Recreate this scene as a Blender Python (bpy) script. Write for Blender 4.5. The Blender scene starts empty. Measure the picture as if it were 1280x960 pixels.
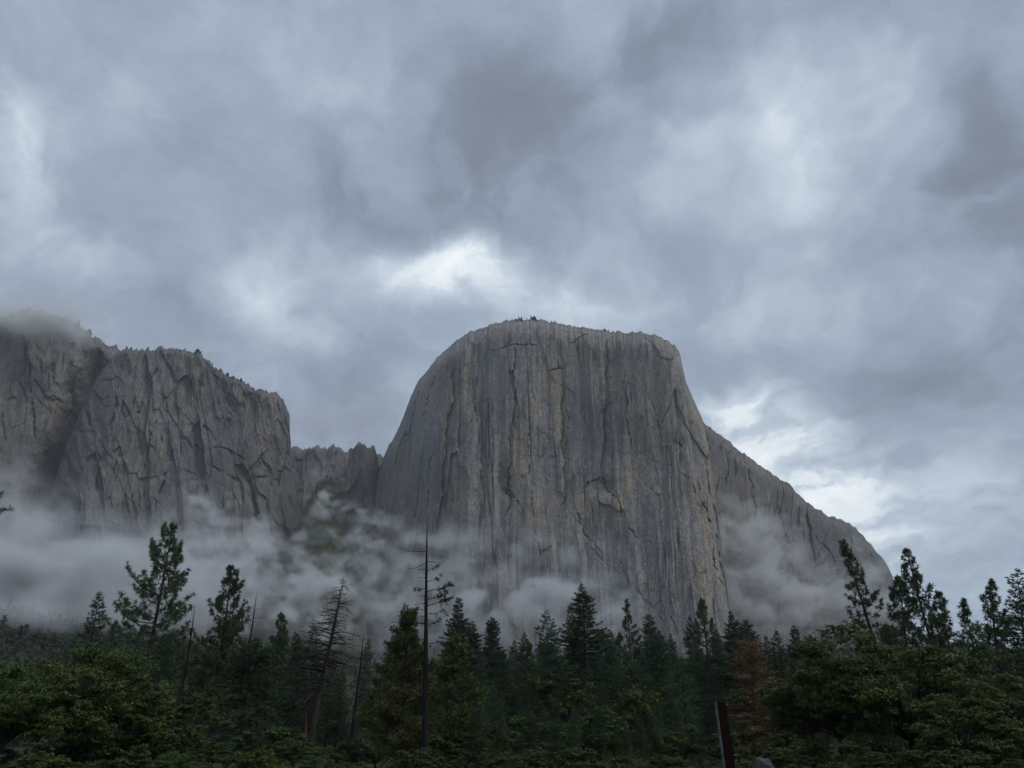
import bpy, math, random
import numpy as np
from mathutils import Vector, Matrix, Quaternion

scene = bpy.context.scene
COL = scene.collection
R = math.radians

# ------------------------------------------------------------------ camera
PITCH = R(25.0)
FPX = 961.0                       # focal length in photograph pixels (1280 wide)
EYE = np.array([0.0, 0.0, 1.7])
cam_d = bpy.data.cameras.new('camera')
cam_d.sensor_width = 36.0
cam_d.lens = 36.0 * FPX / 1280.0
cam_d.clip_start = 0.1
cam_d.clip_end = 30000.0
cam = bpy.data.objects.new('camera', cam_d)
COL.objects.link(cam)
cam.location = EYE
cam.rotation_euler = (math.pi / 2 + PITCH, 0, 0)
scene.camera = cam

# ------------------------------------------------------------------ render settings
scene.view_settings.view_transform = 'Standard'
scene.view_settings.look = 'None'
scene.view_settings.exposure = 0.18
scene.view_settings.gamma = 1.0
scene.view_settings.use_curve_mapping = False
cy = scene.cycles
cy.max_bounces = 5
cy.diffuse_bounces = 2
cy.glossy_bounces = 1
cy.transmission_bounces = 2
cy.volume_bounces = 2
cy.transparent_max_bounces = 8
cy.use_adaptive_sampling = True
cy.adaptive_threshold = 0.015
cy.use_denoising = True
try:
    cy.denoiser = 'OPENIMAGEDENOISE'
    cy.denoising_prefilter = 'ACCURATE'
    cy.denoising_input_passes = 'RGB_ALBEDO_NORMAL'
except Exception:
    pass
cy.caustics_reflective = False
cy.caustics_refractive = False


def azel(px, py):
    """direction of a photograph pixel as (azimuth from +Y towards +X, elevation)"""
    x = (np.asarray(px, float) - 640) / FPX
    y = (480 - np.asarray(py, float)) / FPX
    Y = math.cos(PITCH) - y * math.sin(PITCH)
    Z = math.sin(PITCH) + y * math.cos(PITCH)
    return np.arctan2(x, Y), np.arctan2(Z, np.hypot(x, Y))


def at(px, py, D):
    """point on a pixel's ray at depth Y = D"""
    x = (px - 640) / FPX
    y = (480 - py) / FPX
    Y = math.cos(PITCH) - y * math.sin(PITCH)
    Z = math.sin(PITCH) + y * math.cos(PITCH)
    k = D / Y
    return np.array([x * k, D, EYE[2] + Z * k])


# ------------------------------------------------------------------ node helper
class NT:
    def __init__(self, tree):
        self.t = tree

    def n(self, typ, ins=None, **props):
        nd = self.t.nodes.new(typ)
        for k, v in props.items():
            setattr(nd, k, v)
        for k, v in (ins or {}).items():
            s = nd.inputs[k]
            if isinstance(v, bpy.types.NodeSocket):
                self.t.links.new(v, s)
            else:
                s.default_value = v
        return nd

    def m(self, op, a, b=None, c=None, clamp=False):
        nd = self.t.nodes.new('ShaderNodeMath')
        nd.operation = op
        nd.use_clamp = clamp
        for i, v in enumerate((a, b, c)):
            if v is None:
                continue
            if isinstance(v, bpy.types.NodeSocket):
                self.t.links.new(v, nd.inputs[i])
            else:
                nd.inputs[i].default_value = v
        return nd.outputs[0]

    def v(self, op, a, b=None, out=0):
        nd = self.t.nodes.new('ShaderNodeVectorMath')
        nd.operation = op
        for i, v in enumerate((a, b)):
            if v is None:
                continue
            if isinstance(v, bpy.types.NodeSocket):
                self.t.links.new(v, nd.inputs[i])
            else:
                nd.inputs[i].default_value = v
        return nd.outputs[out]

    def noise(self, vec, scale=1.0, detail=4.0, rough=0.5, lac=2.0, dist=0.0, out='Fac', dims='3D'):
        nd = self.n('ShaderNodeTexNoise', {'Vector': vec, 'Scale': scale, 'Detail': detail,
                                           'Roughness': rough, 'Lacunarity': lac, 'Distortion': dist},
                    noise_dimensions=dims)
        return nd.outputs[out]

    def maprange(self, x, a, b, c=0.0, d=1.0, smooth=True):
        nd = self.n('ShaderNodeMapRange', {'Value': x, 'From Min': a, 'From Max': b, 'To Min': c, 'To Max': d})
        nd.interpolation_type = 'SMOOTHSTEP' if smooth else 'LINEAR'
        return nd.outputs[0]

    def mix(self, f, a, b, blend='MIX'):
        nd = self.t.nodes.new('ShaderNodeMix')
        nd.data_type = 'RGBA'
        nd.blend_type = blend
        nd.clamp_factor = True
        for s, v in ((nd.inputs[0], f), (nd.inputs[6], a), (nd.inputs[7], b)):
            if isinstance(v, bpy.types.NodeSocket):
                self.t.links.new(v, s)
            else:
                s.default_value = v if isinstance(v, float) else (*v, 1.0)[:4]
        return nd.outputs[2]


# ------------------------------------------------------------------ sky and sun (overcast)
SUN_EL, SUN_AZ = R(46), R(122)      # high behind the camera, a little to its right, through thick cloud
world = bpy.data.worlds.new('World')
scene.world = world
world.use_nodes = True
wt = world.node_tree
wt.nodes.clear()
W = NT(wt)
sky = W.n('ShaderNodeTexSky')
sky.sky_type = 'NISHITA'
sky.sun_disc = False
sky.sun_elevation = SUN_EL
sky.sun_rotation = SUN_AZ
sky.air_density = 1.0
sky.dust_density = 2.0
d0 = W.n('ShaderNodeTexCoord').outputs['Generated']
dirn = W.v('NORMALIZE', d0)
# ragged cloud edges: bend the direction by noise before reading the cloud layer
w1 = W.v('SUBTRACT', W.noise(dirn, 3.2, 5, 0.55, out='Color'), (0.5, 0.5, 0.5))
w2 = W.v('SUBTRACT', W.noise(dirn, 11.0, 5, 0.6, out='Color'), (0.5, 0.5, 0.5))
dw = W.v('ADD', dirn, W.v('MULTIPLY', w1, (0.20, 0.20, 0.16)))
dw = W.v('ADD', dw, W.v('MULTIPLY', w2, (0.075, 0.075, 0.055)))
dw = W.v('NORMALIZE', dw)
sp = W.n('ShaderNodeSeparateXYZ', {0: dw})
az = W.m('ARCTAN2', sp.outputs[0], sp.outputs[1])
el = W.m('ARCSINE', sp.outputs[2])
ae = W.n('ShaderNodeCombineXYZ', {0: az, 1: el, 2: 0.0}).outputs[0]
# patches of thin (bright) and thick (dark) cloud: pixel centre, half sizes in pixels, weight
PATCH = [
    (552, 340, 92, 38, .62), (588, 328, 42, 24, .45), (318, 362, 60, 38, .34), (690, 378, 100, 26, .42), (400, 425, 70, 40, .20),
    (905, 500, 66, 28, .80), (955, 548, 84, 40, .80), (1035, 612, 100, 44, .78), (1110, 690, 84, 60, .52),
    (45, 190, 55, 90, .34), (20, 150, 30, 40, .22), (110, 310, 70, 30, .22), (190, 130, 50, 40, .10),
    (985, 180, 45, 100, .30), (1090, 95, 50, 50, .18), (850, 190, 50, 24, .18), (450, 120, 40, 26, .14),
    (760, 40, 40, 60, .12), (1010, 370, 160, 40, .16), (1220, 620, 110, 80, .10),
    (420, 225, 190, 80, -.22), (620, 255, 120, 90, -.20), (830, 75, 150, 66, -.26), (690, 180, 110, 80, -.16), (1010, 30, 160, 36, -.20), (560, 110, 150, 60, -.14), (1190, 150, 60, 80, -.14), (1245, 215, 70, 90, -.46),
    (1120, 470, 120, 34, -.26), (1210, 500, 90, 40, -.18), (445, 500, 60, 50, -.12), (230, 380, 70, 45, -.16), (1150, 300, 120, 40, -.10),
    (880, 300, 90, 30, -.12), (1200, 20, 110, 40, -.12), (860, 440, 40, 30, -.10),
]
acc = None
for (px, py, sx, sy, wgt) in PATCH:
    a0, e0 = azel(px, py)
    a1, _ = azel(px + sx, py)
    _, e1 = azel(px, py - sy)
    q = W.v('SUBTRACT', ae, (float(a0), float(e0), 0.0))
    q = W.v('MULTIPLY', q, (1.0 / float(a1 - a0), 1.0 / float(e1 - e0), 0.0))
    l2 = W.v('DOT_PRODUCT', q, q, out=1)
    g = W.m('EXPONENT', W.m('MULTIPLY', l2, -0.9))
    acc = W.m('MULTIPLY', g, wgt) if acc is None else W.m('MULTIPLY_ADD', g, wgt, acc)
# the general mottling of the stratus, read on a flat cloud base so that it closes up towards the horizon
zz = W.m('ADD', W.m('MAXIMUM', sp.outputs[2], 0.0), 0.32)
pl = W.v('DIVIDE', dw, W.n('ShaderNodeCombineXYZ', {0: zz, 1: zz, 2: 1.0}).outputs[0])
pl = W.v('MULTIPLY', pl, (1.0, 0.85, 0.15))
big = W.m('SUBTRACT', W.noise(pl, 1.7, 5, 0.52), 0.5)
fine = W.m('SUBTRACT', W.noise(pl, 4.6, 8, 0.60, dist=0.35), 0.5)
lum = W.m('ADD', W.m('MULTIPLY', big, 0.62), W.m('MULTIPLY', fine, 0.80))
fin2 = W.m('SUBTRACT', W.noise(pl, 13.0, 6, 0.62, dist=0.3), 0.5)
lum = W.m('MULTIPLY_ADD', fin2, 0.42, lum)
gate = W.maprange(W.noise(pl, 8.0, 7, 0.60, dist=0.5), 0.32, 0.68, 0.30, 1.55, smooth=False)
lum = W.m('MULTIPLY_ADD', acc, gate, lum)
lum = W.m('ADD', lum, 0.42)
lum = W.m('MULTIPLY', W.m('ADD', lum, W.m('SQRT', W.m('MULTIPLY_ADD', lum, lum, 0.035))), 0.34, clamp=True)   # soft floor: no cloud goes flat dark
ramp = W.n('ShaderNodeValToRGB', {0: lum})
cr = ramp.color_ramp
cr.elements[0].position = 0.0
cr.elements[0].color = (0.165, 0.192, 0.248, 1)
cr.elements[1].position = 1.0
cr.elements[1].color = (0.90, 0.95, 0.99, 1)
for p, c in ((0.154, (0.232, 0.280, 0.360)), (0.294, (0.308, 0.376, 0.472)), (0.434, (0.43, 0.51, 0.605)), (0.574, (0.56, 0.64, 0.725)), (0.72, (0.76, 0.83, 0.88))):
    e = cr.elements.new(p)
    e.color = (*c, 1)
cloud = W.v('SCALE', ramp.outputs[0])
cloud.node.inputs['Scale'].default_value = 10.0
skymix = W.mix(0.95, sky.outputs[0], cloud)
bg = W.n('ShaderNodeBackground', {'Color': skymix, 'Strength': 0.1})
wo = W.n('ShaderNodeOutputWorld', {'Surface': bg.outputs[0]})
try:
    world.cycles.sampling_method = 'MANUAL'
    world.cycles.sample_map_resolution = 512
except Exception:
    pass

sun_d = bpy.data.lights.new('sun', 'SUN')
sun_d.energy = 1.1
sun_d.angle = R(20)
sun_d.color = (1.0, 0.96, 0.90)
sun = bpy.data.objects.new('sun', sun_d)
COL.objects.link(sun)
sdir = Vector((math.sin(SUN_AZ) * math.cos(SUN_EL), math.cos(SUN_AZ) * math.cos(SUN_EL), math.sin(SUN_EL)))
sun.rotation_euler = (-sdir).to_track_quat('-Z', 'Y').to_euler()
sun.location = sdir * 50


# ------------------------------------------------------------------ numpy noise
_rs = np.random.RandomState(7)
_P = np.concatenate([_rs.permutation(256)] * 3)
_GA = _rs.rand(256) * 2 * np.pi
_GX, _GY = np.cos(_GA), np.sin(_GA)


def pn(x, y):
    """2-D gradient noise, about -0.7..0.7"""
    xi = np.floor(x).astype(np.int64)
    yi = np.floor(y).astype(np.int64)
    xf = x - xi
    yf = y - yi
    xi &= 255
    yi &= 255
    u = xf * xf * xf * (xf * (xf * 6 - 15) + 10)
    v = yf * yf * yf * (yf * (yf * 6 - 15) + 10)

    def g(ix, iy, dx, dy):
        h = _P[_P[ix & 255] + (iy & 255)]
        return _GX[h] * dx + _GY[h] * dy
    a = g(xi, yi, xf, yf)
    b = g(xi + 1, yi, xf - 1, yf)
    c = g(xi, yi + 1, xf, yf - 1)
    d = g(xi + 1, yi + 1, xf - 1, yf - 1)
    return a + u * (b - a) + v * (c - a + u * (a - b - c + d))


def fbm(x, y, o=4, r=0.5, off=0.0):
    s = 0.0
    a = 1.0
    for i in range(o):
        s = s + a * pn(x + off + 17.3 * i, y + off * 0.7 + 9.1 * i)
        x = x * 2.03
        y = y * 2.03
        a *= r
    return s


def sstep(a, b, x):
    t = np.clip((x - a) / (b - a), 0, 1)
    return t * t * (3 - 2 * t)


# ------------------------------------------------------------------ mesh / tag helpers
def np_mesh(name, V, F, mats=(), smooth=False, fmat=None):
    """V (n,3), F list/array of equal-length faces (or list of arrays)"""
    me = bpy.data.meshes.new(name)
    V = np.ascontiguousarray(V, dtype=np.float32)
    groups = F if isinstance(F, list) else [F]
    groups = [np.asarray(g, dtype=np.int32) for g in groups if len(g)]
    nl = sum(g.size for g in groups)
    nf = sum(len(g) for g in groups)
    me.vertices.add(len(V))
    me.vertices.foreach_set('co', V.ravel())
    me.loops.add(nl)
    me.loops.foreach_set('vertex_index', np.concatenate([g.ravel() for g in groups]))
    me.polygons.add(nf)
    tot = np.concatenate([np.full(len(g), g.shape[1], dtype=np.int32) for g in groups])
    st = np.concatenate([[0], np.cumsum(tot)[:-1]]).astype(np.int32)
    me.polygons.foreach_set('loop_start', st)
    me.polygons.foreach_set('loop_total', tot)
    if smooth:
        me.polygons.foreach_set('use_smooth', np.ones(nf, dtype=bool))
    if fmat is not None:
        me.polygons.foreach_set('material_index', np.asarray(fmat, dtype=np.int32))
    for m_ in mats:
        me.materials.append(m_)
    me.update(calc_edges=True)
    return me


def add(name, data, parent=None, label=None, cat=None, group=None, kind=None):
    o = bpy.data.objects.new(name, data)
    COL.objects.link(o)
    if parent is not None:
        o.parent = parent
    for k, v in (('label', label), ('category', cat), ('group', group), ('kind', kind)):
        if v:
            o[k] = v
    return o


class MB:
    """collects tubes, blades and boxes into one mesh"""
    def __init__(self):
        self.V, self.F3, self.F4, self.n = [], [], [], 0

    def put(self, V, F):
        V = np.asarray(V, float)
        F = np.asarray(F) + self.n
        self.V.append(V)
        (self.F3 if F.shape[1] == 3 else self.F4).append(F)
        self.n += len(V)

    def tube(self, pts, rad, k=5):
        pts = np.asarray(pts, float)
        rad = np.asarray(rad, float)
        n = len(pts)
        tan = np.gradient(pts, axis=0)
        tan /= np.linalg.norm(tan, axis=1)[:, None] + 1e-9
        ref = np.array([0, 0, 1.0]) if abs(tan[0][2]) < 0.8 else np.array([1.0, 0, 0])
        a = np.cross(tan, ref)
        a /= np.linalg.norm(a, axis=1)[:, None] + 1e-9
        b = np.cross(tan, a)
        th = np.arange(k) * 2 * np.pi / k
        V = pts[:, None, :] + rad[:, None, None] * (np.cos(th)[None, :, None] * a[:, None, :] + np.sin(th)[None, :, None] * b[:, None, :])
        V = V.reshape(-1, 3)
        i = np.arange(n - 1)[:, None] * k
        j = np.arange(k)[None, :]
        F = np.stack([i + j, i + (j + 1) % k, i + k + (j + 1) % k, i + k + j], -1).reshape(-1, 4)
        self.put(V, F)

    def tris(self, A, B, C):
        n = len(A)
        V = np.stack([A, B, C], 1).reshape(-1, 3)
        self.put(V, np.arange(n * 3).reshape(-1, 3))

    def quads(self, A, B, C, D):
        n = len(A)
        V = np.stack([A, B, C, D], 1).reshape(-1, 3)
        self.put(V, np.arange(n * 4).reshape(-1, 4))

    def mesh(self, name, mat, smooth=False):
        F = []
        if self.F3:
            F.append(np.concatenate(self.F3))
        if self.F4:
            F.append(np.concatenate(self.F4))
        return np_mesh(name, np.concatenate(self.V), F, [mat], smooth)


def unit(v):
    return v / (np.linalg.norm(v, axis=-1, keepdims=True) + 1e-9)


# ------------------------------------------------------------------ materials
def new_mat(name):
    m_ = bpy.data.materials.new(name)
    m_.use_nodes = True
    m_.node_tree.nodes.clear()
    return m_, NT(m_.node_tree)


def out(N, surf=None, vol=None):
    o = N.n('ShaderNodeOutputMaterial')
    if surf is not None:
        N.t.links.new(surf, o.inputs['Surface'])
    if vol is not None:
        N.t.links.new(vol, o.inputs['Volume'])


def rock_material(name, base_a, base_b, tan_amt=1.0, k=1.0):
    m_, N = new_mat(name)
    pos = N.n('ShaderNodeNewGeometry').outputs['Position']
    fine = N.noise(pos, 0.42, 4, 0.6)
    warp = N.v('MULTIPLY', N.v('SUBTRACT', N.noise(pos, 0.010, 3, out='Color'), (.5, .5, .5)), (7, 7, 60))
    p = N.v('ADD', pos, warp)

    def stretched(sx, sz, **kw):
        return N.noise(N.v('MULTIPLY', p, (sx, sx, sz)), 1.0, **kw)
    mott = N.noise(p, 0.011, 7, 0.6)
    grain = N.noise(pos, 0.09, 6, 0.65)
    s_big = stretched(0.032, 0.0022, detail=5, rough=0.6)
    s_mid = stretched(0.10, 0.0055, detail=5, rough=0.6)
    s_fin = stretched(0.34, 0.016, detail=4, rough=0.6)
    att = N.n('ShaderNodeAttribute', attribute_name='stain_and_light')
    sep = N.n('ShaderNodeSeparateColor', {0: att.outputs['Color']})
    tan, dark, pale = sep.outputs[0], sep.outputs[1], sep.outputs[2]
    veg_and_shade = att.outputs['Alpha']
    reg = N.maprange(N.noise(N.v('MULTIPLY', pos, (1, 1, 0.6)), 0.0075, 3, 0.5), 0.40, 0.60, 0.30, 1.15)
    blot = N.noise(N.v('MULTIPLY', p, (1, 1, 0.45)), 0.055, 6, 0.68)
    col = N.mix(N.maprange(mott, 0.36, 0.64), base_a, base_b)
    col = N.mix(N.m('MULTIPLY', N.maprange(s_mid, 0.50, 0.72), 0.55), col, (0.48, 0.455, 0.435))
    # tan, iron-stained streaks: stretched noise, and the large patches held in the attribute
    tn = N.m('MULTIPLY', N.maprange(N.m('ADD', N.m('MULTIPLY', s_big, 0.6), N.m('MULTIPLY', s_mid, 0.4)), 0.48, 0.59), 0.75 * tan_amt)
    tn = N.m('ADD', tn, N.m('MULTIPLY', tan, N.maprange(s_mid, 0.36, 0.56, 0.5, 1.6, smooth=False)), clamp=True)
    col = N.mix(tn, col, (0.54, 0.405, 0.235))
    # dark water stains; the attribute adds darker grooves, edges and painted gully shade
    dk = N.m('MULTIPLY', N.maprange(s_mid, 0.50, 0.38), 0.62)
    dk = N.m('ADD', dk, N.m('MULTIPLY', N.maprange(s_fin, 0.47, 0.35), 0.50))
    dk = N.m('ADD', dk, N.m('MULTIPLY', N.maprange(s_big, 0.48, 0.37), 0.50))
    dk = N.m('MULTIPLY', dk, reg)
    dk = N.m('ADD', dk, N.m('MULTIPLY', N.maprange(blot, 0.52, 0.68), 0.42))
    dk = N.m('ADD', dk, dark, clamp=True)
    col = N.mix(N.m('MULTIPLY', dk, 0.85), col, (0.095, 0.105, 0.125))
    pl = N.m('ADD', N.m('MULTIPLY', N.maprange(s_fin, 0.57, 0.70), 0.42), N.m('MULTIPLY', N.maprange(blot, 0.46, 0.32), 0.30))
    pl = N.m('ADD', pl, pale, clamp=True)  # attribute part includes light painted on the dome flank and prow edge
    col = N.mix(N.m('MULTIPLY', pl, 0.75), col, (0.60, 0.58, 0.55))
    col = N.mix(N.maprange(grain, 0.40, 0.68, 0.0, 0.55), col, (0.13, 0.132, 0.142))
    col = N.mix(N.maprange(fine, 0.46, 0.62, 0.0, 0.75), col, (0.11, 0.112, 0.12))
    col = N.mix(N.maprange(fine, 0.46, 0.32, 0.0, 0.55), col, (0.55, 0.54, 0.52))
    col = N.mix(N.m('MULTIPLY', veg_and_shade, N.maprange(grain, 0.35, 0.55, 0.5, 1.0)), col, (0.045, 0.060, 0.038))
    hgt = N.m('ADD', N.m('MULTIPLY', s_fin, 1.4), N.m('ADD', N.m('MULTIPLY', grain, 0.9), N.m('MULTIPLY', s_mid, 2.2)))
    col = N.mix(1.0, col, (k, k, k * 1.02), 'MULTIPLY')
    bump = N.n('ShaderNodeBump', {'Height': hgt, 'Strength': 0.8, 'Distance': 1.8})
    b = N.n('ShaderNodeBsdfPrincipled', {'Base Color': col, 'Roughness': 0.75, 'Normal': bump.outputs[0]})
    b.inputs['Specular IOR Level'].default_value = 0.35
    out(N, b.outputs[0])
    return m_


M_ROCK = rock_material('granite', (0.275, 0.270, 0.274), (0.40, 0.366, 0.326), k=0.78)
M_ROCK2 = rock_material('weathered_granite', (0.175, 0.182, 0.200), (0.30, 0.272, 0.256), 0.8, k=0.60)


def leaf_material(name, ca, cb, cc, scale=0.6, trans=0.22, rough=0.55):
    """foliage: colours drift through the crown and from tree to tree"""
    m_, N = new_mat(name)
    oi = N.n('ShaderNodeObjectInfo')
    pos = N.n('ShaderNodeNewGeometry').outputs['Position']
    rnd = N.n('ShaderNodeNewGeometry').outputs['Random Per Island']
    a = N.noise(pos, scale, 3, 0.6)
    col = N.mix(N.maprange(a, 0.34, 0.66), ca, cb)
    col = N.mix(N.m('MULTIPLY', rnd, 0.55), col, cc)
    hsv = N.n('ShaderNodeHueSaturation', {'Color': col, 'Hue': N.m('MULTIPLY_ADD', oi.outputs['Random'], 0.03, 0.485),
                                          'Value': N.m('MULTIPLY_ADD', oi.outputs['Random'], 0.4, 0.8)})
    b = N.n('ShaderNodeBsdfPrincipled', {'Base Color': hsv.outputs[0], 'Roughness': rough})
    b.inputs['Specular IOR Level'].default_value = 0.25
    t = N.n('ShaderNodeBsdfTranslucent', {'Color': hsv.outputs[0]})
    mx = N.n('ShaderNodeMixShader', {0: trans, 1: b.outputs[0], 2: t.outputs[0]})
    out(N, mx.outputs[0])
    return m_


M_PINE = leaf_material('pine_needles', (0.038, 0.074, 0.036), (0.066, 0.106, 0.046), (0.105, 0.132, 0.06), 0.5)
M_FIR = leaf_material('fir_needles', (0.03, 0.066, 0.04), (0.056, 0.098, 0.052), (0.095, 0.13, 0.064), 0.5)
M_OLIVE = leaf_material('olive_needles', (0.048, 0.072, 0.022), (0.086, 0.1, 0.028), (0.112, 0.112, 0.036), 0.7)
M_DEADNEEDLE = leaf_material('dead_needles', (0.2, 0.124, 0.066), (0.3, 0.19, 0.1), (0.24, 0.165, 0.095), 0.9, 0.15)
M_OAK = leaf_material('oak_leaves', (0.038, 0.078, 0.02), (0.078, 0.118, 0.027), (0.105, 0.132, 0.035), 0.5, 0.28, 0.5)
M_OAKY = leaf_material('yellowing_oak_leaves', (0.05, 0.08, 0.02), (0.088, 0.11, 0.026), (0.11, 0.12, 0.032), 0.5, 0.28, 0.5)
M_BRUSH = leaf_material('shrub_leaves', (0.036, 0.068, 0.02), (0.062, 0.098, 0.028), (0.085, 0.108, 0.034), 0.8, 0.25, 0.55)
M_FARTREE = leaf_material('far_foliage', (0.030, 0.050, 0.032), (0.055, 0.078, 0.044), (0.06, 0.085, 0.04), 0.05, 0.15)


def bark_material(name, ca, cb, cc=None):
    m_, N = new_mat(name)
    pos = N.n('ShaderNodeTexCoord').outputs['Object']
    a = N.noise(N.v('MULTIPLY', pos, (5.0, 5.0, 0.8)), 1.0, 6, 0.65)
    b_ = N.noise(pos, 0.35, 4, 0.6)
    col = N.mix(N.maprange(a, 0.36, 0.64), ca, cb)
    if cc:
        col = N.mix(N.m('MULTIPLY', N.maprange(b_, 0.48, 0.62), 0.8), col, cc)
    bump = N.n('ShaderNodeBump', {'Height': a, 'Strength': 0.7, 'Distance': 0.05})
    b = N.n('ShaderNodeBsdfPrincipled', {'Base Color': col, 'Roughness': 0.85, 'Normal': bump.outputs[0]})
    b.inputs['Specular IOR Level'].default_value = 0.2
    out(N, b.outputs[0])
    return m_


M_BARK = bark_material('pine_bark', (0.026, 0.021, 0.018), (0.070, 0.048, 0.035))
M_BURNT = bark_material('charred_wood', (0.005, 0.005, 0.005), (0.015, 0.014, 0.013))
M_SNAG = bark_material('dead_wood', (0.016, 0.015, 0.015), (0.045, 0.040, 0.036), (0.060, 0.038, 0.026))
M_REDBARK = bark_material('red_bark', (0.035, 0.022, 0.015), (0.085, 0.050, 0.033))
M_OAKBARK = bark_material('oak_bark', (0.020, 0.018, 0.016), (0.050, 0.044, 0.038))


def ground_material():
    m_, N = new_mat('meadow_ground')
    pos = N.n('ShaderNodeNewGeometry').outputs['Position']
    a = N.noise(pos, 0.35, 6, 0.6)
    b_ = N.noise(pos, 0.012, 5, 0.6)
    c_ = N.noise(pos, 3.0, 4, 0.6)
    col = N.mix(N.maprange(a, 0.35, 0.65), (0.030, 0.042, 0.020), (0.058, 0.064, 0.030))
    col = N.mix(N.maprange(b_, 0.45, 0.65), col, (0.060, 0.050, 0.034))
    col = N.mix(N.maprange(c_, 0.4, 0.7, 0.0, 0.5), col, (0.03, 0.035, 0.018))
    bump = N.n('ShaderNodeBump', {'Height': c_, 'Strength': 0.8, 'Distance': 0.15})
    b = N.n('ShaderNodeBsdfPrincipled', {'Base Color': col, 'Roughness': 1.0, 'Normal': bump.outputs[0], 'Specular IOR Level': 0.0})
    out(N, b.outputs[0])
    return m_


M_GROUND = ground_material()


# ------------------------------------------------------------------ terrain
def az_of(px, py=700):
    return float(azel(px, py)[0])


def ground_z(r, a):
    """height of the valley floor and its talus at horizontal distance r, azimuth a"""
    r = np.asarray(r, float)
    a = np.asarray(a, float)
    z = 128.0 * sstep(420, 1500, r)
    # wooded hillside that climbs on the western side
    w = sstep(-0.30, -0.56, a)
    z = z + w * 46.0 * sstep(330, 860, r)
    gap = np.exp(-((a + 0.245) / 0.055) ** 2)
    z = z + gap * 480.0 * sstep(1350, 1950, r)
    x = r * np.sin(a)
    y = r * np.cos(a)
    z = z + 9.0 * fbm(x / 150, y / 150, 4) * sstep(350, 800, r)
    z = z + 0.25 * fbm(x / 9, y / 9, 3) * sstep(8, 30, r)
    return z


def build_ground():
    rr = np.concatenate([[0.0], np.geomspace(3, 300, 60), np.linspace(312, 2100, 150), np.geomspace(2200, 26000, 30)])
    aa = np.concatenate([np.linspace(-0.85, 0.85, 260), np.linspace(0.90, 2 * np.pi - 0.90, 60)])
    Rg, A = np.meshgrid(rr, aa, indexing='ij')
    Z = ground_z(Rg, np.where(A > np.pi, A - 2 * np.pi, A))
    V = np.stack([Rg * np.sin(A), Rg * np.cos(A), Z], -1).reshape(-1, 3)
    n, k = len(rr), len(aa)
    i = np.arange(n - 1)[:, None] * k
    j = np.arange(k)[None, :]
    F = np.stack([i + j, i + k + j, i + k + (j + 1) % k, i + (j + 1) % k], -1).reshape(-1, 4)
    me = np_mesh('ground', V, F, [M_GROUND], True)
    return add('ground', me, kind='structure', label='dark grassy valley floor rising into talus under the cliffs', cat='ground')


build_ground()


# ------------------------------------------------------------------ cliffs
def seg_dist(X, Y, pts):
    """distance in pixels to a polyline, and the parameter along it"""
    best = np.full(X.shape, 1e9)
    par = np.zeros(X.shape)
    n = len(pts) - 1
    for q in range(n):
        (x0, y0), (x1, y1) = pts[q], pts[q + 1]
        dx, dy = x1 - x0, y1 - y0
        t = np.clip(((X - x0) * dx + (Y - y0) * dy) / (dx * dx + dy * dy + 1e-9), 0, 1)
        d = np.hypot(X - x0 - t * dx, Y - y0 - t * dy)
        m_ = d < best
        best = np.where(m_, d, best)
        par = np.where(m_, (q + t) / n, par)
    return best, par


RIM = {}


def facets(x, z, sx, sz, seed, tilt, amp):
    """cells of flat, randomly tilted rock: returns depth, metres to the cell edge (roughly) and a random value per cell"""
    rs = np.random.RandomState(int(seed * 13) % 9973)
    jx, jz, tx, tz, off, rv = (rs.rand(128, 128) for _ in range(6))
    u, v = x / sx, z / sz
    iu, iv = np.floor(u).astype(int), np.floor(v).astype(int)
    b1 = np.full(u.shape, 1e9)
    b2 = np.full(u.shape, 1e9)
    dep = np.zeros(u.shape)
    val = np.zeros(u.shape)
    for a in (-1, 0, 1):
        for b in (-1, 0, 1):
            p, q = (iu + a) & 127, (iv + b) & 127
            cx, cz = iu + a + jx[p, q], iv + b + jz[p, q]
            d = (u - cx) ** 2 + (v - cz) ** 2
            nd = (off[p, q] - .5) * amp + (tx[p, q] - .5) * tilt * 4 * (u - cx) * sx + (tz[p, q] - .5) * tilt * (v - cz) * sz
            m_ = d < b1
            b2 = np.where(m_, b1, np.minimum(b2, d))
            dep = np.where(m_, nd, dep)
            val = np.where(m_, rv[p, q], val)
            b1 = np.where(m_, d, b1)
    return dep, (np.sqrt(b2) - np.sqrt(b1)) * sx * 0.5, val


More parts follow.
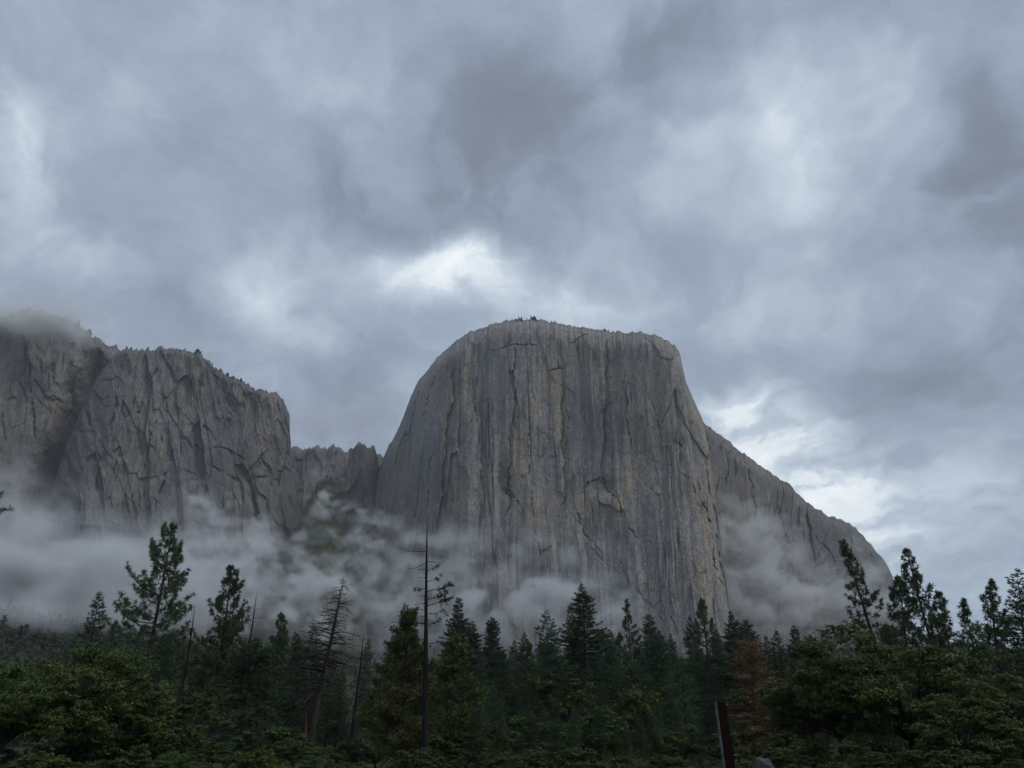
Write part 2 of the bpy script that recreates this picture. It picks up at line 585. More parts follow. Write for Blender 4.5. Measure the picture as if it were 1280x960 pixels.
def cliff(name, outline, plan, label, base_y=835, cols=400, rows=360, lean=0.10, round_top=0.10, round_d=90.0,
          relief=1.0, cracks=(), blobs=(), steps=(), mat=None, back=(60, 420), seed=0.0, diag=0.0, top_veg=0.0, fracture=1.0):
    """a wall of rock: outline in pixels gives its skyline, plan gives its distance along the skyline"""
    ox = np.array([p[0] for p in outline], float)
    oy = np.array([p[1] for p in outline], float)
    oa, oe = azel(ox, oy)
    A = np.linspace(oa[0], oa[-1], cols)
    etop = np.interp(A, oa, oe)
    pa = np.array([azel(px, 620)[0] for px, _ in plan])
    pd = np.array([d for _, d in plan], float)
    Dp = np.interp(A, pa, pd)
    ker = np.hanning(max(5, cols // 14))
    ker /= ker.sum()
    Dp = np.convolve(np.pad(Dp, len(ker) // 2, mode='reflect', reflect_type='odd'), ker, 'same')[len(ker) // 2:-(len(ker) // 2)][:cols]
    jag = fbm(A * 170 + seed, A * 0 + 3.3, 5, 0.62) * 0.0016 * (1 + fracture) + np.floor(fbm(A * 60 + seed + 7, A * 0 + 1.3, 3) * 7) * 0.0006 * fracture
    etop = etop + jag
    # base elevation
    eb = azel(np.full(cols, 640.0), np.full(cols, float(base_y)))[1]
    t = np.linspace(0, 1, rows)
    E = eb[None, :] + (etop - eb)[None, :] * t[:, None]
    AA = np.repeat(A[None, :], rows, 0)
    T = np.repeat(t[:, None], cols, 1)
    D = np.repeat(Dp[None, :], rows, 0)
    for _ in range(3):
        Z = D * np.tan(E)
        ztop = Z[-1:, :]
        under = ztop - Z                     # metres below the rim
        D = Dp[None, :] - lean * under
        if round_top > 0:
            rt = np.clip(1 - under / (round_top * 1000), 0, 1)
            D = D + round_d * rt ** 2.4
    S = AA * 1600.0
    Z = D * np.tan(E)
    # pixel coordinates of every vertex, for features seen on the wall
    ce, se = np.cos(E), np.sin(E)
    dx, dy, dz = ce * np.sin(AA), ce * np.cos(AA), se
    fwd = dy * math.cos(PITCH) + dz * math.sin(PITCH)
    up = -dy * math.sin(PITCH) + dz * math.cos(PITCH)
    PX = 640 + FPX * dx / fwd
    PY = 480 - FPX * up / fwd
    # warped coordinates so that ribs wander
    Sw = S + 7 * fbm(S / 120 + seed, Z / 160, 3) + diag * Z
    Zw = Z + 40 * fbm(S / 90 + seed + 5, Z / 140, 3)
    disp = 24 * fbm(Sw / 260 + seed, Zw / 420, 3)
    rib = 1 - np.abs(fbm(Sw / 62 + seed + 2, Zw / 900, 3)) * 2
    disp = disp - 8 * rib
    # planar, tilted slabs with sharp edges, long in the vertical
    d1, e1, k1 = facets(Sw, Zw, 46, 210, seed + 1, 0.13, 7.0)
    d2, e2, k2 = facets(Sw + 6 * fbm(S / 30, Z / 60, 2), Zw, 17, 62, seed + 2, 0.16, 3.0)
    d3, e3, k3 = facets(Sw + 3 * fbm(S / 12, Z / 30, 2), Zw, 7, 21, seed + 3, 0.20, 1.2)
    g2 = sstep(-0.25, 0.25, fbm(S / 90 + seed + 14, Z / 160, 3))
    disp = disp + 0.8 * d1 * fracture ** 1.6 + 0.75 * d2 * (0.4 + 0.6 * g2) * fracture ** 1.5 + 0.7 * d3 * (0.3 + 0.7 * g2) * fracture ** 1.4
    # crack systems: narrow grooves that stop and start
    ck = np.abs(fbm(Sw / 30 + seed + 4, Zw / 1100 + 1, 3))
    gate = sstep(0.02, 0.22, fbm(S / 70 + seed + 14, Z / 190, 3))
    groove = (1 - sstep(0.0, 0.045, ck)) * gate
    disp = disp + 7 * groove
    tanc = 0.22 * sstep(0.55, 0.9, k2) * sstep(0.3, 0.7, k1)
    dark = 0.50 * groove + 0.30 * (1 - sstep(0.0, 1.8, e1)) * gate + 0.26 * (1 - sstep(0.0, 1.3, e2)) * g2 * fracture  # tint darkens in grooves and along slab edges
    dark = dark + 0.22 * sstep(0.62, 1.0, k1) + 0.20 * sstep(0.7, 1.0, k3) * g2 + 0.22 * sstep(0.75, 1.0, k2)
    dark = dark + np.clip(0.12 + 0.75 * (fracture - 1), 0.1, 0.75) * sstep(-0.02, 0.40, fbm((S + 0.4 * Z) / 48 + seed + 40, (Z - 0.3 * S) / 80, 5, 0.62))
    pale = 0.20 * (fracture > 1) * sstep(0.0, 0.35, fbm((S - 0.3 * Z) / 30 + seed + 71, Z / 45, 4, 0.6)) + 0.22 * sstep(0.4, 0.0, k2) * g2 + 0.16 * sstep(0.22, 0.0, k3) + 0.12 * sstep(0.3, 0.0, k1)
    veg_and_shade = np.zeros_like(D)
    wobx = PX + 3.0 * fbm(PX / 11 + seed, PY / 11, 3) + 6 * fbm(PX / 40, PY / 40 + seed, 2)
    woby = PY + 3.0 * fbm(PX / 11 + 31, PY / 11 + seed, 3) + 6 * fbm(PX / 40 + 9, PY / 40 + seed, 2)
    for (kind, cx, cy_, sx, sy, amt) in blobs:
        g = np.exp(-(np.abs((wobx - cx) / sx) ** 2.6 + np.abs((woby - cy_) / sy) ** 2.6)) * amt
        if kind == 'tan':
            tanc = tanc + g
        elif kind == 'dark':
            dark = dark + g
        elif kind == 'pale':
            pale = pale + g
        elif kind == 'veg_and_shade':
            veg_and_shade = veg_and_shade + g
        elif kind == 'push':            # metres, away from the viewer
            disp = disp + g
    for (pts, wid, depth, dk) in cracks:
        ds, par = seg_dist(wobx, woby, pts)
        wv = 0.75 * wid * (0.35 + 1.2 * np.abs(fbm(PX / 9 + seed, PY / 9, 2)))
        g = np.exp(-(ds / wv) ** 2) * sstep(-0.30, 0.25, fbm(PX / 14 + seed, PY / 14, 3)) * sstep(0.0, 0.12, par) * sstep(1.0, 0.88, par)
        disp = disp + depth * g
        if dk > 0:
            dark = dark + (0.36 if fracture < 1 else 0.12) * dk * g
        else:
            pale = pale - 0.7 * dk * g
    for (pts, width, depth) in steps:   # a corner: rock to one side of the line stands back
        (x0, y0), (x1, y1) = pts[0], pts[-1]
        L = math.hypot(x1 - x0, y1 - y0)
        sd = ((wobx - x0) * (y1 - y0) - (woby - y0) * (x1 - x0)) / L
        al = ((wobx - x0) * (x1 - x0) + (woby - y0) * (y1 - y0)) / L / L
        fade = sstep(-0.15, 0.1, al) * (1 - sstep(0.9, 1.15, al))
        disp = disp + depth * np.exp(-np.clip(sd, 0, None) / width) * (sd > 0) * fade
    if top_veg:
        under = (D * np.tan(E))[-1:, :] - D * np.tan(E)
        veg_and_shade = veg_and_shade + top_veg * sstep(38, 4, under + 22 * fbm(S / 16 + seed, Z / 16, 3))
    D = D + disp * relief * sstep(1.0, 0.985, T)
    D = np.maximum(D, 600)
    Z = EYE[2] + D * np.tan(E)
    X = D * np.sin(AA)
    Y = D * np.cos(AA)
    # the top runs back behind the skyline
    bX, bY, bZ = [X], [Y], [Z]
    bc = [np.stack([tanc, dark, pale, veg_and_shade], -1)]
    for kx in (6.0, back[0], back[1]):
        Db = D[-1:, :] + kx
        Zb = Z[-1:, :] - (0.4 + 0.12 * kx)
        bX.append(Db * np.sin(A)[None])
        bY.append(Db * np.cos(A)[None])
        bZ.append(Zb)
        bc.append(bc[0][-1:] * 0.5)
    X, Y, Z = np.concatenate(bX), np.concatenate(bY), np.concatenate(bZ)
    C = np.clip(np.concatenate(bc), 0, 1)
    V = np.stack([X, Y, Z], -1).reshape(-1, 3)
    n = X.shape[0]
    i = np.arange(n - 1)[:, None] * cols
    j = np.arange(cols - 1)[None, :]
    F = np.stack([i + j, i + j + 1, i + cols + j + 1, i + cols + j], -1).reshape(-1, 4)
    me = np_mesh(name, V, F, [mat], True)
    at_ = me.attributes.new('stain_and_light', 'FLOAT_COLOR', 'POINT')  # stains and plants, with some light and shade painted in
    at_.data.foreach_set('color', C.reshape(-1, 4).astype(np.float32).ravel())
    o = add(name, me, kind='structure', label=label, cat='cliff')
    RIM[label] = (A, V.reshape(n, cols, 3)[rows - 1])
    return o


def rim_point(label, px, py):
    A, P = RIM[label]
    a = float(azel(px, py)[0])
    i = int(np.clip(np.searchsorted(A, a), 0, len(A) - 1))
    return P[i]


MAIN_LABEL = 'huge pale granite monolith with sheer streaked face and domed top'
main_blobs = [
    ('tan', 556, 545, 5, 70, .8), ('tan', 562, 500, 4, 40, .5), ('tan', 640, 555, 10, 55, .45), ('tan', 655, 600, 14, 60, .45), ('tan', 690, 455, 16, 30, .55),
    ('tan', 702, 480, 8, 40, .5), ('tan', 755, 490, 14, 48, .65), ('tan', 735, 470, 6, 50, .5), ('tan', 800, 530, 20, 50, .45),
    ('tan', 780, 500, 7, 60, .45), ('tan', 600, 600, 28, 36, .42), ('tan', 745, 630, 40, 40, .40), ('tan', 820, 590, 24, 30, .35),
    ('tan', 690, 640, 40, 36, .35), ('tan', 575, 620, 22, 30, .35), ('tan', 830, 460, 10, 50, .4), ('tan', 860, 560, 8, 70, .35),
    ('tan', 884, 590, 6, 60, .45), ('tan', 850, 720, 25, 22, .30), ('tan', 845, 480, 5, 50, .4),
    ('dark', 640, 430, 60, 24, .30), ('dark', 625, 470, 40, 26, .22), ('dark', 645, 500, 12, 60, .25), ('dark', 628, 590, 8, 34, .55), ('dark', 740, 520, 20, 40, .45),
    ('dark', 750, 560, 14, 45, .45), ('dark', 757, 608, 12, 14, .55), ('dark', 600, 540, 5, 60, .4), ('dark', 612, 560, 4, 60, .4),
    ('dark', 585, 560, 18, 60, .20), ('dark', 720, 540, 8, 60, .28), ('dark', 775, 520, 5, 50, .35), ('dark', 735, 445, 9, 22, .4),
    ('dark', 770, 440, 30, 16, .22), ('dark', 830, 640, 40, 36, .22), ('dark', 690, 560, 5, 70, .3), ('dark', 690, 690, 60, 30, .25), ('dark', 560, 680, 50, 30, .25),
    ('dark', 800, 690, 40, 20, .22), ('dark', 640, 700, 40, 40, .20), ('dark', 545, 600, 12, 50, .18),
    ('pale', 780, 715, 110, 60, .16), ('pale', 640, 720, 90, 50, .10), ('pale', 535, 500, 14, 40, .30), ('pale', 520, 545, 16, 26, .26), ('pale', 560, 440, 24, 14, .22), ('pale', 850, 470, 5, 24, .45),  # dome's sloping flank painted paler, for the sky light it catches
    ('pale', 745, 700, 16, 44, .30), ('pale', 720, 670, 14, 30, .25), ('pale', 800, 745, 34, 30, .25), ('pale', 650, 590, 6, 40, .22), ('pale', 668, 610, 5, 50, .25),
    ('pale', 895, 680, 6, 70, .30), ('pale', 590, 640, 8, 24, .25), ('pale', 830, 590, 30, 8, .25), ('pale', 840, 660, 20, 24, .2),  # tall strip at the prow edge: differently lit face painted pale
    ('push', 628, 600, 8, 26, 14.0), ('push', 757, 608, 12, 10, 12.0), ('push', 745, 545, 18, 50, 10.0), ('push', 600, 560, 7, 80, 9.0),
]
main_cracks = [
    ([(698, 440), (696, 462)], 1.5, 14, .7), ([(684, 463), (700, 460), (708, 466)], 1.5, 10, .6), ([(636, 592), (630, 614), (648, 628), (655, 640)], 2.0, 16, .75),
    ([(620, 608), (634, 612), (644, 624)], 1.6, 12, .6), ([(612, 500), (614, 560), (617, 620)], 1.3, 9, .55), ([(600, 560), (603, 610), (605, 660)], 1.2, 9, .5),
    ([(535, 640), (534, 600), (541, 560)], 1.3, 9, .5), ([(725, 615), (738, 600), (752, 596)], 1.8, 14, .6), ([(752, 596), (757, 616), (770, 625)], 1.8, 12, .55),
    ([(777, 470), (783, 520), (790, 566)], 1.3, 9, .5), ([(810, 495), (825, 530), (832, 550)], 1.3, 9, .45), ([(842, 548), (852, 560), (846, 556)], 2.0, 14, .6),
    ([(776, 568), (800, 568), (835, 580), (865, 605), (880, 640)], 1.4, 8, -.55), ([(720, 640), (740, 680), (760, 700)], 1.4, 9, .5),
    ([(757, 650), (760, 690)], 1.1, 7, -.5), ([(765, 610), (780, 650), (800, 680)], 1.5, 9, .45), ([(770, 690), (786, 730), (800, 745)], 1.5, 10, .5),
    ([(730, 680), (770, 715), (786, 728)], 1.4, 8, -.5), ([(788, 728), (810, 756), (836, 780)], 2.4, 16, .55), ([(840, 770), (850, 800)], 1.6, 8, .4),
    ([(668, 660), (676, 700)], 1.2, 8, .4), ([(690, 680), (678, 690), (672, 704)], 1.4, 9, .5), ([(880, 560), (892, 640), (905, 720), (913, 770)], 2.0, 10, -.4),  # long pale line repeats the light painted on the prow edge
    ([(872, 600), (888, 660), (902, 740)], 1.6, 12, .45), ([(645, 430), (640, 470), (648, 520)], 2.4, 12, .45), ([(610, 440), (650, 428), (690, 436)], 1.6, 8, .3),
    ([(560, 500), (560, 560)], 1.2, 8, .4), ([(590, 470), (594, 540)], 1.1, 7, .35), ([(660, 520), (664, 600), (668, 660)], 1.2, 8, .4), ([(708, 500), (710, 580)], 1.2, 8, .4),
    ([(530, 470), (516, 520), (505, 560)], 1.6, 8, .4), ([(548, 462), (534, 500), (524, 545)], 1.5, 9, .4), ([(540, 660), (552, 700), (560, 760)], 1.2, 8, .35),
    ([(592, 645), (597, 660)], 1.0, 6, -.7), ([(563, 600), (565, 650)], 1.0, 6, -.5), ([(556, 590), (556, 650)], 1.0, 6, -.4),
]
cliff('granite_monolith',
      [(470, 592), (478, 576), (484, 560), (500, 530), (512, 500), (520, 480), (540, 455), (565, 430), (582, 418), (600, 410), (625, 403),
       (650, 399), (680, 400), (700, 404), (740, 411), (770, 415), (800, 416), (815, 418), (832, 424), (843, 432), (850, 441), (853, 456), (858, 478),
       (867, 500), (878, 524), (886, 560), (893, 610), (899, 660), (906, 710), (914, 762), (922, 800)],
      [(465, 2080), (490, 1930), (520, 1790), (560, 1690), (620, 1640), (700, 1600), (800, 1555), (860, 1530), (890, 1535), (905, 1560), (925, 1620)],
      MAIN_LABEL, cols=720, rows=560, lean=0.13, round_top=0.12, round_d=110, cracks=main_cracks, blobs=main_blobs,
      steps=[([(640, 520), (632, 640)], 8, 12), ([(760, 420), (752, 600)], 10, 12), ([(566, 470), (546, 660)], 12, 16), ([(700, 480), (704, 640)], 8, 9)],
      mat=M_ROCK, seed=3.0, top_veg=0.55, fracture=0.7)

WING_LABEL = 'long granite shoulder sloping down behind the monolith edge'
cliff('granite_shoulder',
      [(850, 500), (868, 512), (880, 528), (900, 545), (912, 552), (922, 562), (940, 573), (965, 592), (985, 605), (1005, 624), (1020, 634),
       (1045, 648), (1068, 658), (1080, 668), (1096, 690), (1110, 708), (1122, 732), (1130, 770), (1136, 810)],
      [(850, 1700), (900, 1760), (960, 1850), (1040, 1980), (1100, 2120), (1136, 2300)],
      WING_LABEL, cols=380, rows=400, lean=0.16, round_top=0.06, round_d=60,
      blobs=[('dark', 885, 570, 6, 40, .5), ('dark', 985, 640, 10, 30, .4), ('dark', 1040, 690, 14, 30, .45), ('dark', 910, 600, 8, 30, .3),
             ('pale', 945, 600, 12, 30, .22), ('pale', 1075, 700, 12, 30, .22), ('tan', 965, 680, 14, 24, .35), ('tan', 930, 640, 10, 30, .25),
             ('dark', 960, 770, 30, 14, .4), ('pale', 1000, 770, 30, 20, .25), ('dark', 1060, 670, 30, 8, .3)],
      cracks=[([(886, 540), (884, 580), (890, 640)], 2.4, 16, .6), ([(968, 612), (975, 640), (985, 680)], 2.0, 12, .55),
              ([(1000, 636), (1015, 660), (1030, 690)], 1.8, 11, .5), ([(1062, 668), (1068, 690)], 1.6, 10, .45), ([(905, 555), (910, 610)], 1.4, 9, .4),
              ([(930, 575), (940, 620), (946, 660)], 1.4, 9, .4), ([(1028, 676), (1040, 700), (1050, 730)], 2, 11, .5), ([(1090, 690), (1080, 720)], 1.6, 9, .4)],
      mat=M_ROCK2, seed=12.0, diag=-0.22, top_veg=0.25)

BUTTRESS_LABEL = 'grey granite buttress with tree-lined rim and dark fractured band'
cliff('granite_buttress',
      [(52, 660), (62, 620), (78, 570), (96, 525), (116, 480), (134, 450), (148, 436), (160, 436), (178, 434), (196, 436), (212, 437), (230, 437), (246, 442),
       (262, 454), (275, 464), (290, 473), (310, 481), (330, 487), (346, 492), (357, 502), (361, 515), (363, 545), (366, 580), (371, 620), (380, 700)],
      [(50, 2050), (110, 2010), (160, 1990), (250, 1940), (320, 1930), (350, 1960), (380, 2080)],
      BUTTRESS_LABEL, cols=520, rows=400, lean=0.18, round_top=0.05, round_d=60,
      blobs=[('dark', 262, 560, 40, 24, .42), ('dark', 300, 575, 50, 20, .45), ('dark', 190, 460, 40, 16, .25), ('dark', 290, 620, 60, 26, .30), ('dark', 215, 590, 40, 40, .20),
             ('dark', 146, 462, 12, 26, .6), ('dark', 132, 500, 14, 34, .7), ('dark', 118, 545, 15, 40, .75), ('dark', 102, 590, 16, 34, .75), ('dark', 92, 635, 18, 26, .6), ('dark', 350, 600, 18, 50, .3),  # gully side of the buttress: dark tone painted for its shade
             ('tan', 340, 520, 20, 40, .30), ('tan', 190, 605, 8, 20, .4), ('tan', 232, 592, 12, 6, .5), ('tan', 210, 500, 20, 30, .2), ('tan', 165, 560, 16, 40, .22), ('tan', 195, 560, 10, 30, .22),
             ('pale', 245, 530, 18, 14, .32), ('pale', 225, 470, 12, 12, .2), ('pale', 330, 505, 16, 18, .18), ('veg_and_shade', 250, 450, 20, 8, .4), ('veg_and_shade', 280, 478, 20, 6, .5), ('veg_and_shade', 300, 580, 40, 14, .35), ('veg_and_shade', 265, 465, 14, 6, .5)],
      cracks=[([(250, 445), (270, 470), (282, 490), (296, 500)], 2.6, 14, .55), ([(200, 455), (180, 490), (170, 520)], 2.0, 12, .45),
              ([(196, 520), (185, 560), (176, 600)], 2.0, 14, .5), ([(220, 560), (205, 600), (192, 640)], 2.2, 14, .5), ([(225, 545), (250, 560), (280, 560), (310, 578)], 2.4, 14, .5),
              ([(150, 470), (136, 540), (118, 620)], 2.4, 14, .5), ([(260, 580), (300, 600), (340, 596)], 2.2, 12, .45), ([(226, 587), (240, 589), (246, 597)], 1.4, 8, -.5),
              ([(300, 500), (305, 540)], 1.4, 8, .35), ([(318, 500), (322, 560)], 1.4, 8, .35), ([(170, 480), (152, 540), (140, 600)], 1.6, 10, .4)],
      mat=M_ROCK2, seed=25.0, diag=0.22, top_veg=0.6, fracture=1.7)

WALL_LABEL = 'broad grey granite wall with its summit lost in cloud'
cliff('granite_wall',
      [(-90, 400), (-40, 396), (0, 398), (20, 392), (40, 388), (60, 390), (80, 398), (100, 408), (120, 420), (140, 432), (160, 444), (180, 460), (200, 480)],
      [(-90, 2080), (0, 2140), (60, 2150), (100, 2220), (140, 2330), (200, 2450)],
      WALL_LABEL, cols=340, rows=380, lean=0.15, round_top=0.08, round_d=80,
      blobs=[('dark', 122, 470, 12, 34, .75), ('dark', 104, 520, 15, 40, .8), ('dark', 84, 570, 20, 34, .8), ('dark', 60, 605, 26, 26, .75), ('dark', 62, 640, 30, 26, .6), ('push', 118, 480, 14, 40, 110.), ('push', 96, 540, 18, 50, 130.), ('push', 70, 600, 26, 40, 110.), ('veg_and_shade', 106, 520, 16, 60, .5), ('veg_and_shade', 80, 580, 20, 40, .6), ('dark', 20, 460, 24, 50, .28), ('pale', 80, 480, 16, 20, .35),  # gully shade painted in: dark rock tone, deepened with plant colour
             ('pale', 60, 490, 10, 20, .28), ('tan', 60, 540, 26, 40, .25), ('tan', 15, 560, 20, 24, .3), ('tan', 110, 440, 10, 30, .2), ('dark', 80, 425, 30, 10, .3), ('veg_and_shade', 60, 415, 60, 12, .5), ('veg_and_shade', 70, 620, 30, 30, .35)],
      cracks=[([(40, 470), (56, 490), (80, 505)], 1.8, 11, .5), ([(50, 455), (62, 470), (70, 470)], 1.6, 11, .5), ([(30, 440), (40, 500), (44, 560)], 2.2, 13, .5),
              ([(100, 452), (86, 520), (70, 590)], 3.0, 14, .5), ([(84, 450), (104, 462)], 1.4, 8, .4), ([(44, 490), (54, 510), (66, 520)], 1.6, 10, .4), ([(0, 500), (8, 560)], 1.6, 10, .4)],
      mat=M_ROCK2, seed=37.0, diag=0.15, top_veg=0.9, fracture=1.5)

GAP_LABEL = 'shadowy rock wall closing the gap, its top in low cloud'
cliff('granite_headwall',
      [(330, 570), (352, 562), (372, 560), (400, 556), (424, 560), (446, 566), (470, 570), (500, 566), (530, 560)],
      [(330, 2330), (400, 2360), (470, 2330), (530, 2330)],
      GAP_LABEL, cols=200, rows=220, lean=0.2, round_top=0.03, round_d=40,
      blobs=[('veg_and_shade', 405, 680, 40, 40, .8), ('veg_and_shade', 430, 630, 20, 40, .6), ('dark', 400, 590, 90, 60, .6), ('veg_and_shade', 395, 640, 20, 40, .5)],
      mat=M_ROCK2, seed=48.0, top_veg=0.5, fracture=1.8)

PIN_LABEL = 'squat flat-topped rock tower standing in the gap between cliffs'
cliff('rock_tower',
      [(424, 700), (428, 640), (431, 600), (432, 574), (434, 565), (440, 560), (450, 557), (460, 558), (468, 561), (472, 570), (474, 600), (480, 640), (488, 700)],
      [(420, 2120), (450, 2060), (490, 2130)],
      PIN_LABEL, cols=130, rows=260, lean=0.22, round_top=0.01, round_d=10, base_y=760,
      blobs=[('tan', 448, 572, 10, 8, .35), ('dark', 450, 600, 34, 40, .6), ('veg_and_shade', 450, 640, 24, 24, .6)],
      mat=M_ROCK2, seed=55.0, top_veg=0.5, fracture=1.8)


# ------------------------------------------------------------------ trees
def needles(mb, P, Dn, ln, wd, per, rng, spread=0.9):
    """tufts: blades that fan out from points P about directions Dn"""
    n = len(P)
    P = np.repeat(P, per, 0)
    Dn = np.repeat(Dn, per, 0)
    d = unit(Dn + rng.normal(0, spread, (n * per, 3)))
    L = ln * rng.uniform(0.7, 1.2, (n * per, 1))
    s = unit(np.cross(d, rng.normal(0, 1, (n * per, 3)))) * wd
    base = P - d * L * 0.10
    mid = P + d * L * 0.5
    tip = P + d * L
    mb.quads(base, mid + s, tip, mid - s)


def trunk_line(h, rng, bend=0.006, n=9):
    t = np.linspace(0, 1, n)
    w = rng.normal(0, 1, (2, 3))
    x = h * bend * (w[0, 0] * np.sin(t * 3.1) + w[0, 1] * np.sin(t * 6.5))
    y = h * bend * (w[1, 0] * np.sin(t * 3.1) + w[1, 1] * np.sin(t * 6.5))
    return np.stack([x, y, t * h], 1)


def on_line(L, z):
    return np.array([np.interp(z, L[:, 2], L[:, 0]), np.interp(z, L[:, 2], L[:, 1]), z])


def pine(h=28.0, crown0=0.22, width=4.6, nb=78, seed=0, tuft=0.42, per=11, up=0.35, open_=0.0, side=(0, 1.0), mat=None, bark=None, rad=None, dead_low=8, wd=0.046, twigs=3.4):
    """open-crowned pine: whorled limbs that turn up at the end and carry round tufts. returns (trunk mesh, crown mesh)"""
    rng = np.random.RandomState(seed)
    wood, leaf = MB(), MB()
    line = trunk_line(h, rng)
    r0 = rad or h * 0.0155
    tt = line[:, 2] / h
    wood.tube(line, r0 * (1.0 - 0.93 * tt ** 1.1) * (1 + 0.35 * np.exp(-tt * 40)), 9)
    TP, TD = [], []
    nb = int(nb * 1.55)
    for i in range(nb):
        u = (i + rng.rand()) / nb
        z = h * (crown0 + (0.985 - crown0) * u)
        prof = (1 - u) ** 0.66 * (0.62 + 0.38 * min(1, u / 0.15)) + 0.03
        L = 1.32 * width * prof * rng.uniform(0.60, 1.12) * (1 if rng.rand() > open_ else 0.45)
        a = rng.rand() * 2 * np.pi
        L *= 1 + (side[1] - 1) * max(0, math.cos(a - side[0]))
        e0 = rng.normal(0.02 + 0.75 * u ** 1.5, 0.14) - 0.18 * (1 - u)
        p = on_line(line, z)
        pts = [p]
        m_ = 5
        da = rng.normal(0, 0.10)
        for q in range(m_):
            e = e0 + up * ((q + 1) / m_) ** 2 * 1.6
            aa_ = a + da * q
            p = p + np.array([math.cos(aa_) * math.cos(e), math.sin(aa_) * math.cos(e), math.sin(e)]) * L / m_
            pts.append(p)
        pts = np.array(pts)
        rb = max(0.016, 0.016 + 0.011 * L)
        wood.tube(pts, np.linspace(rb, 0.010, m_ + 1), 4)
        nt = max(2, int(L * twigs))
        for q in range(nt):
            f = 0.28 + 0.72 * (q + rng.rand()) / nt
            i0 = min(int(f * m_), m_ - 1)
            b0 = pts[i0] + (pts[i0 + 1] - pts[i0]) * (f * m_ - i0)
            dv = unit(pts[i0 + 1] - pts[i0])
            sd = np.cross(dv, [0, 0, 1]) * rng.choice([-1, 1])
            tl = (0.30 + 0.26 * L * (1 - 0.7 * f)) * rng.uniform(0.6, 1.3)
            td = unit(dv * 0.7 + sd * rng.uniform(0.3, 1.0) + np.array([0, 0, rng.uniform(0.0, 0.7)]))
            e1 = b0 + td * tl
            if tl > 0.3:
                wood.tube(np.array([b0, e1]), [0.012, 0.007], 3)
            TP.append(e1)
            TD.append(td)
        TP.append(pts[-1])
        TD.append(unit(pts[-1] - pts[-2]))
    TP.append(line[-1])
    TD.append(np.array([0, 0, 1.0]))
    for _ in range(dead_low):
        z = h * rng.uniform(0.08, crown0 + 0.05)
        a = rng.rand() * 6.28
        p = on_line(line, z)
        L = rng.uniform(0.6, 2.2)
        e1 = p + np.array([math.cos(a), math.sin(a), rng.uniform(-0.3, 0.2)]) * L
        wood.tube(np.array([p, (p + e1) / 2 + [0, 0, 0.1], e1]), [0.03, 0.02, 0.008], 3)
    TP, TD = np.array(TP), np.array(TD)
    needles(leaf, TP, TD, tuft * 1.2, wd, per + 3, rng)
    return wood.mesh('trunk', bark or M_BARK, True), leaf.mesh('crown', mat or M_PINE)


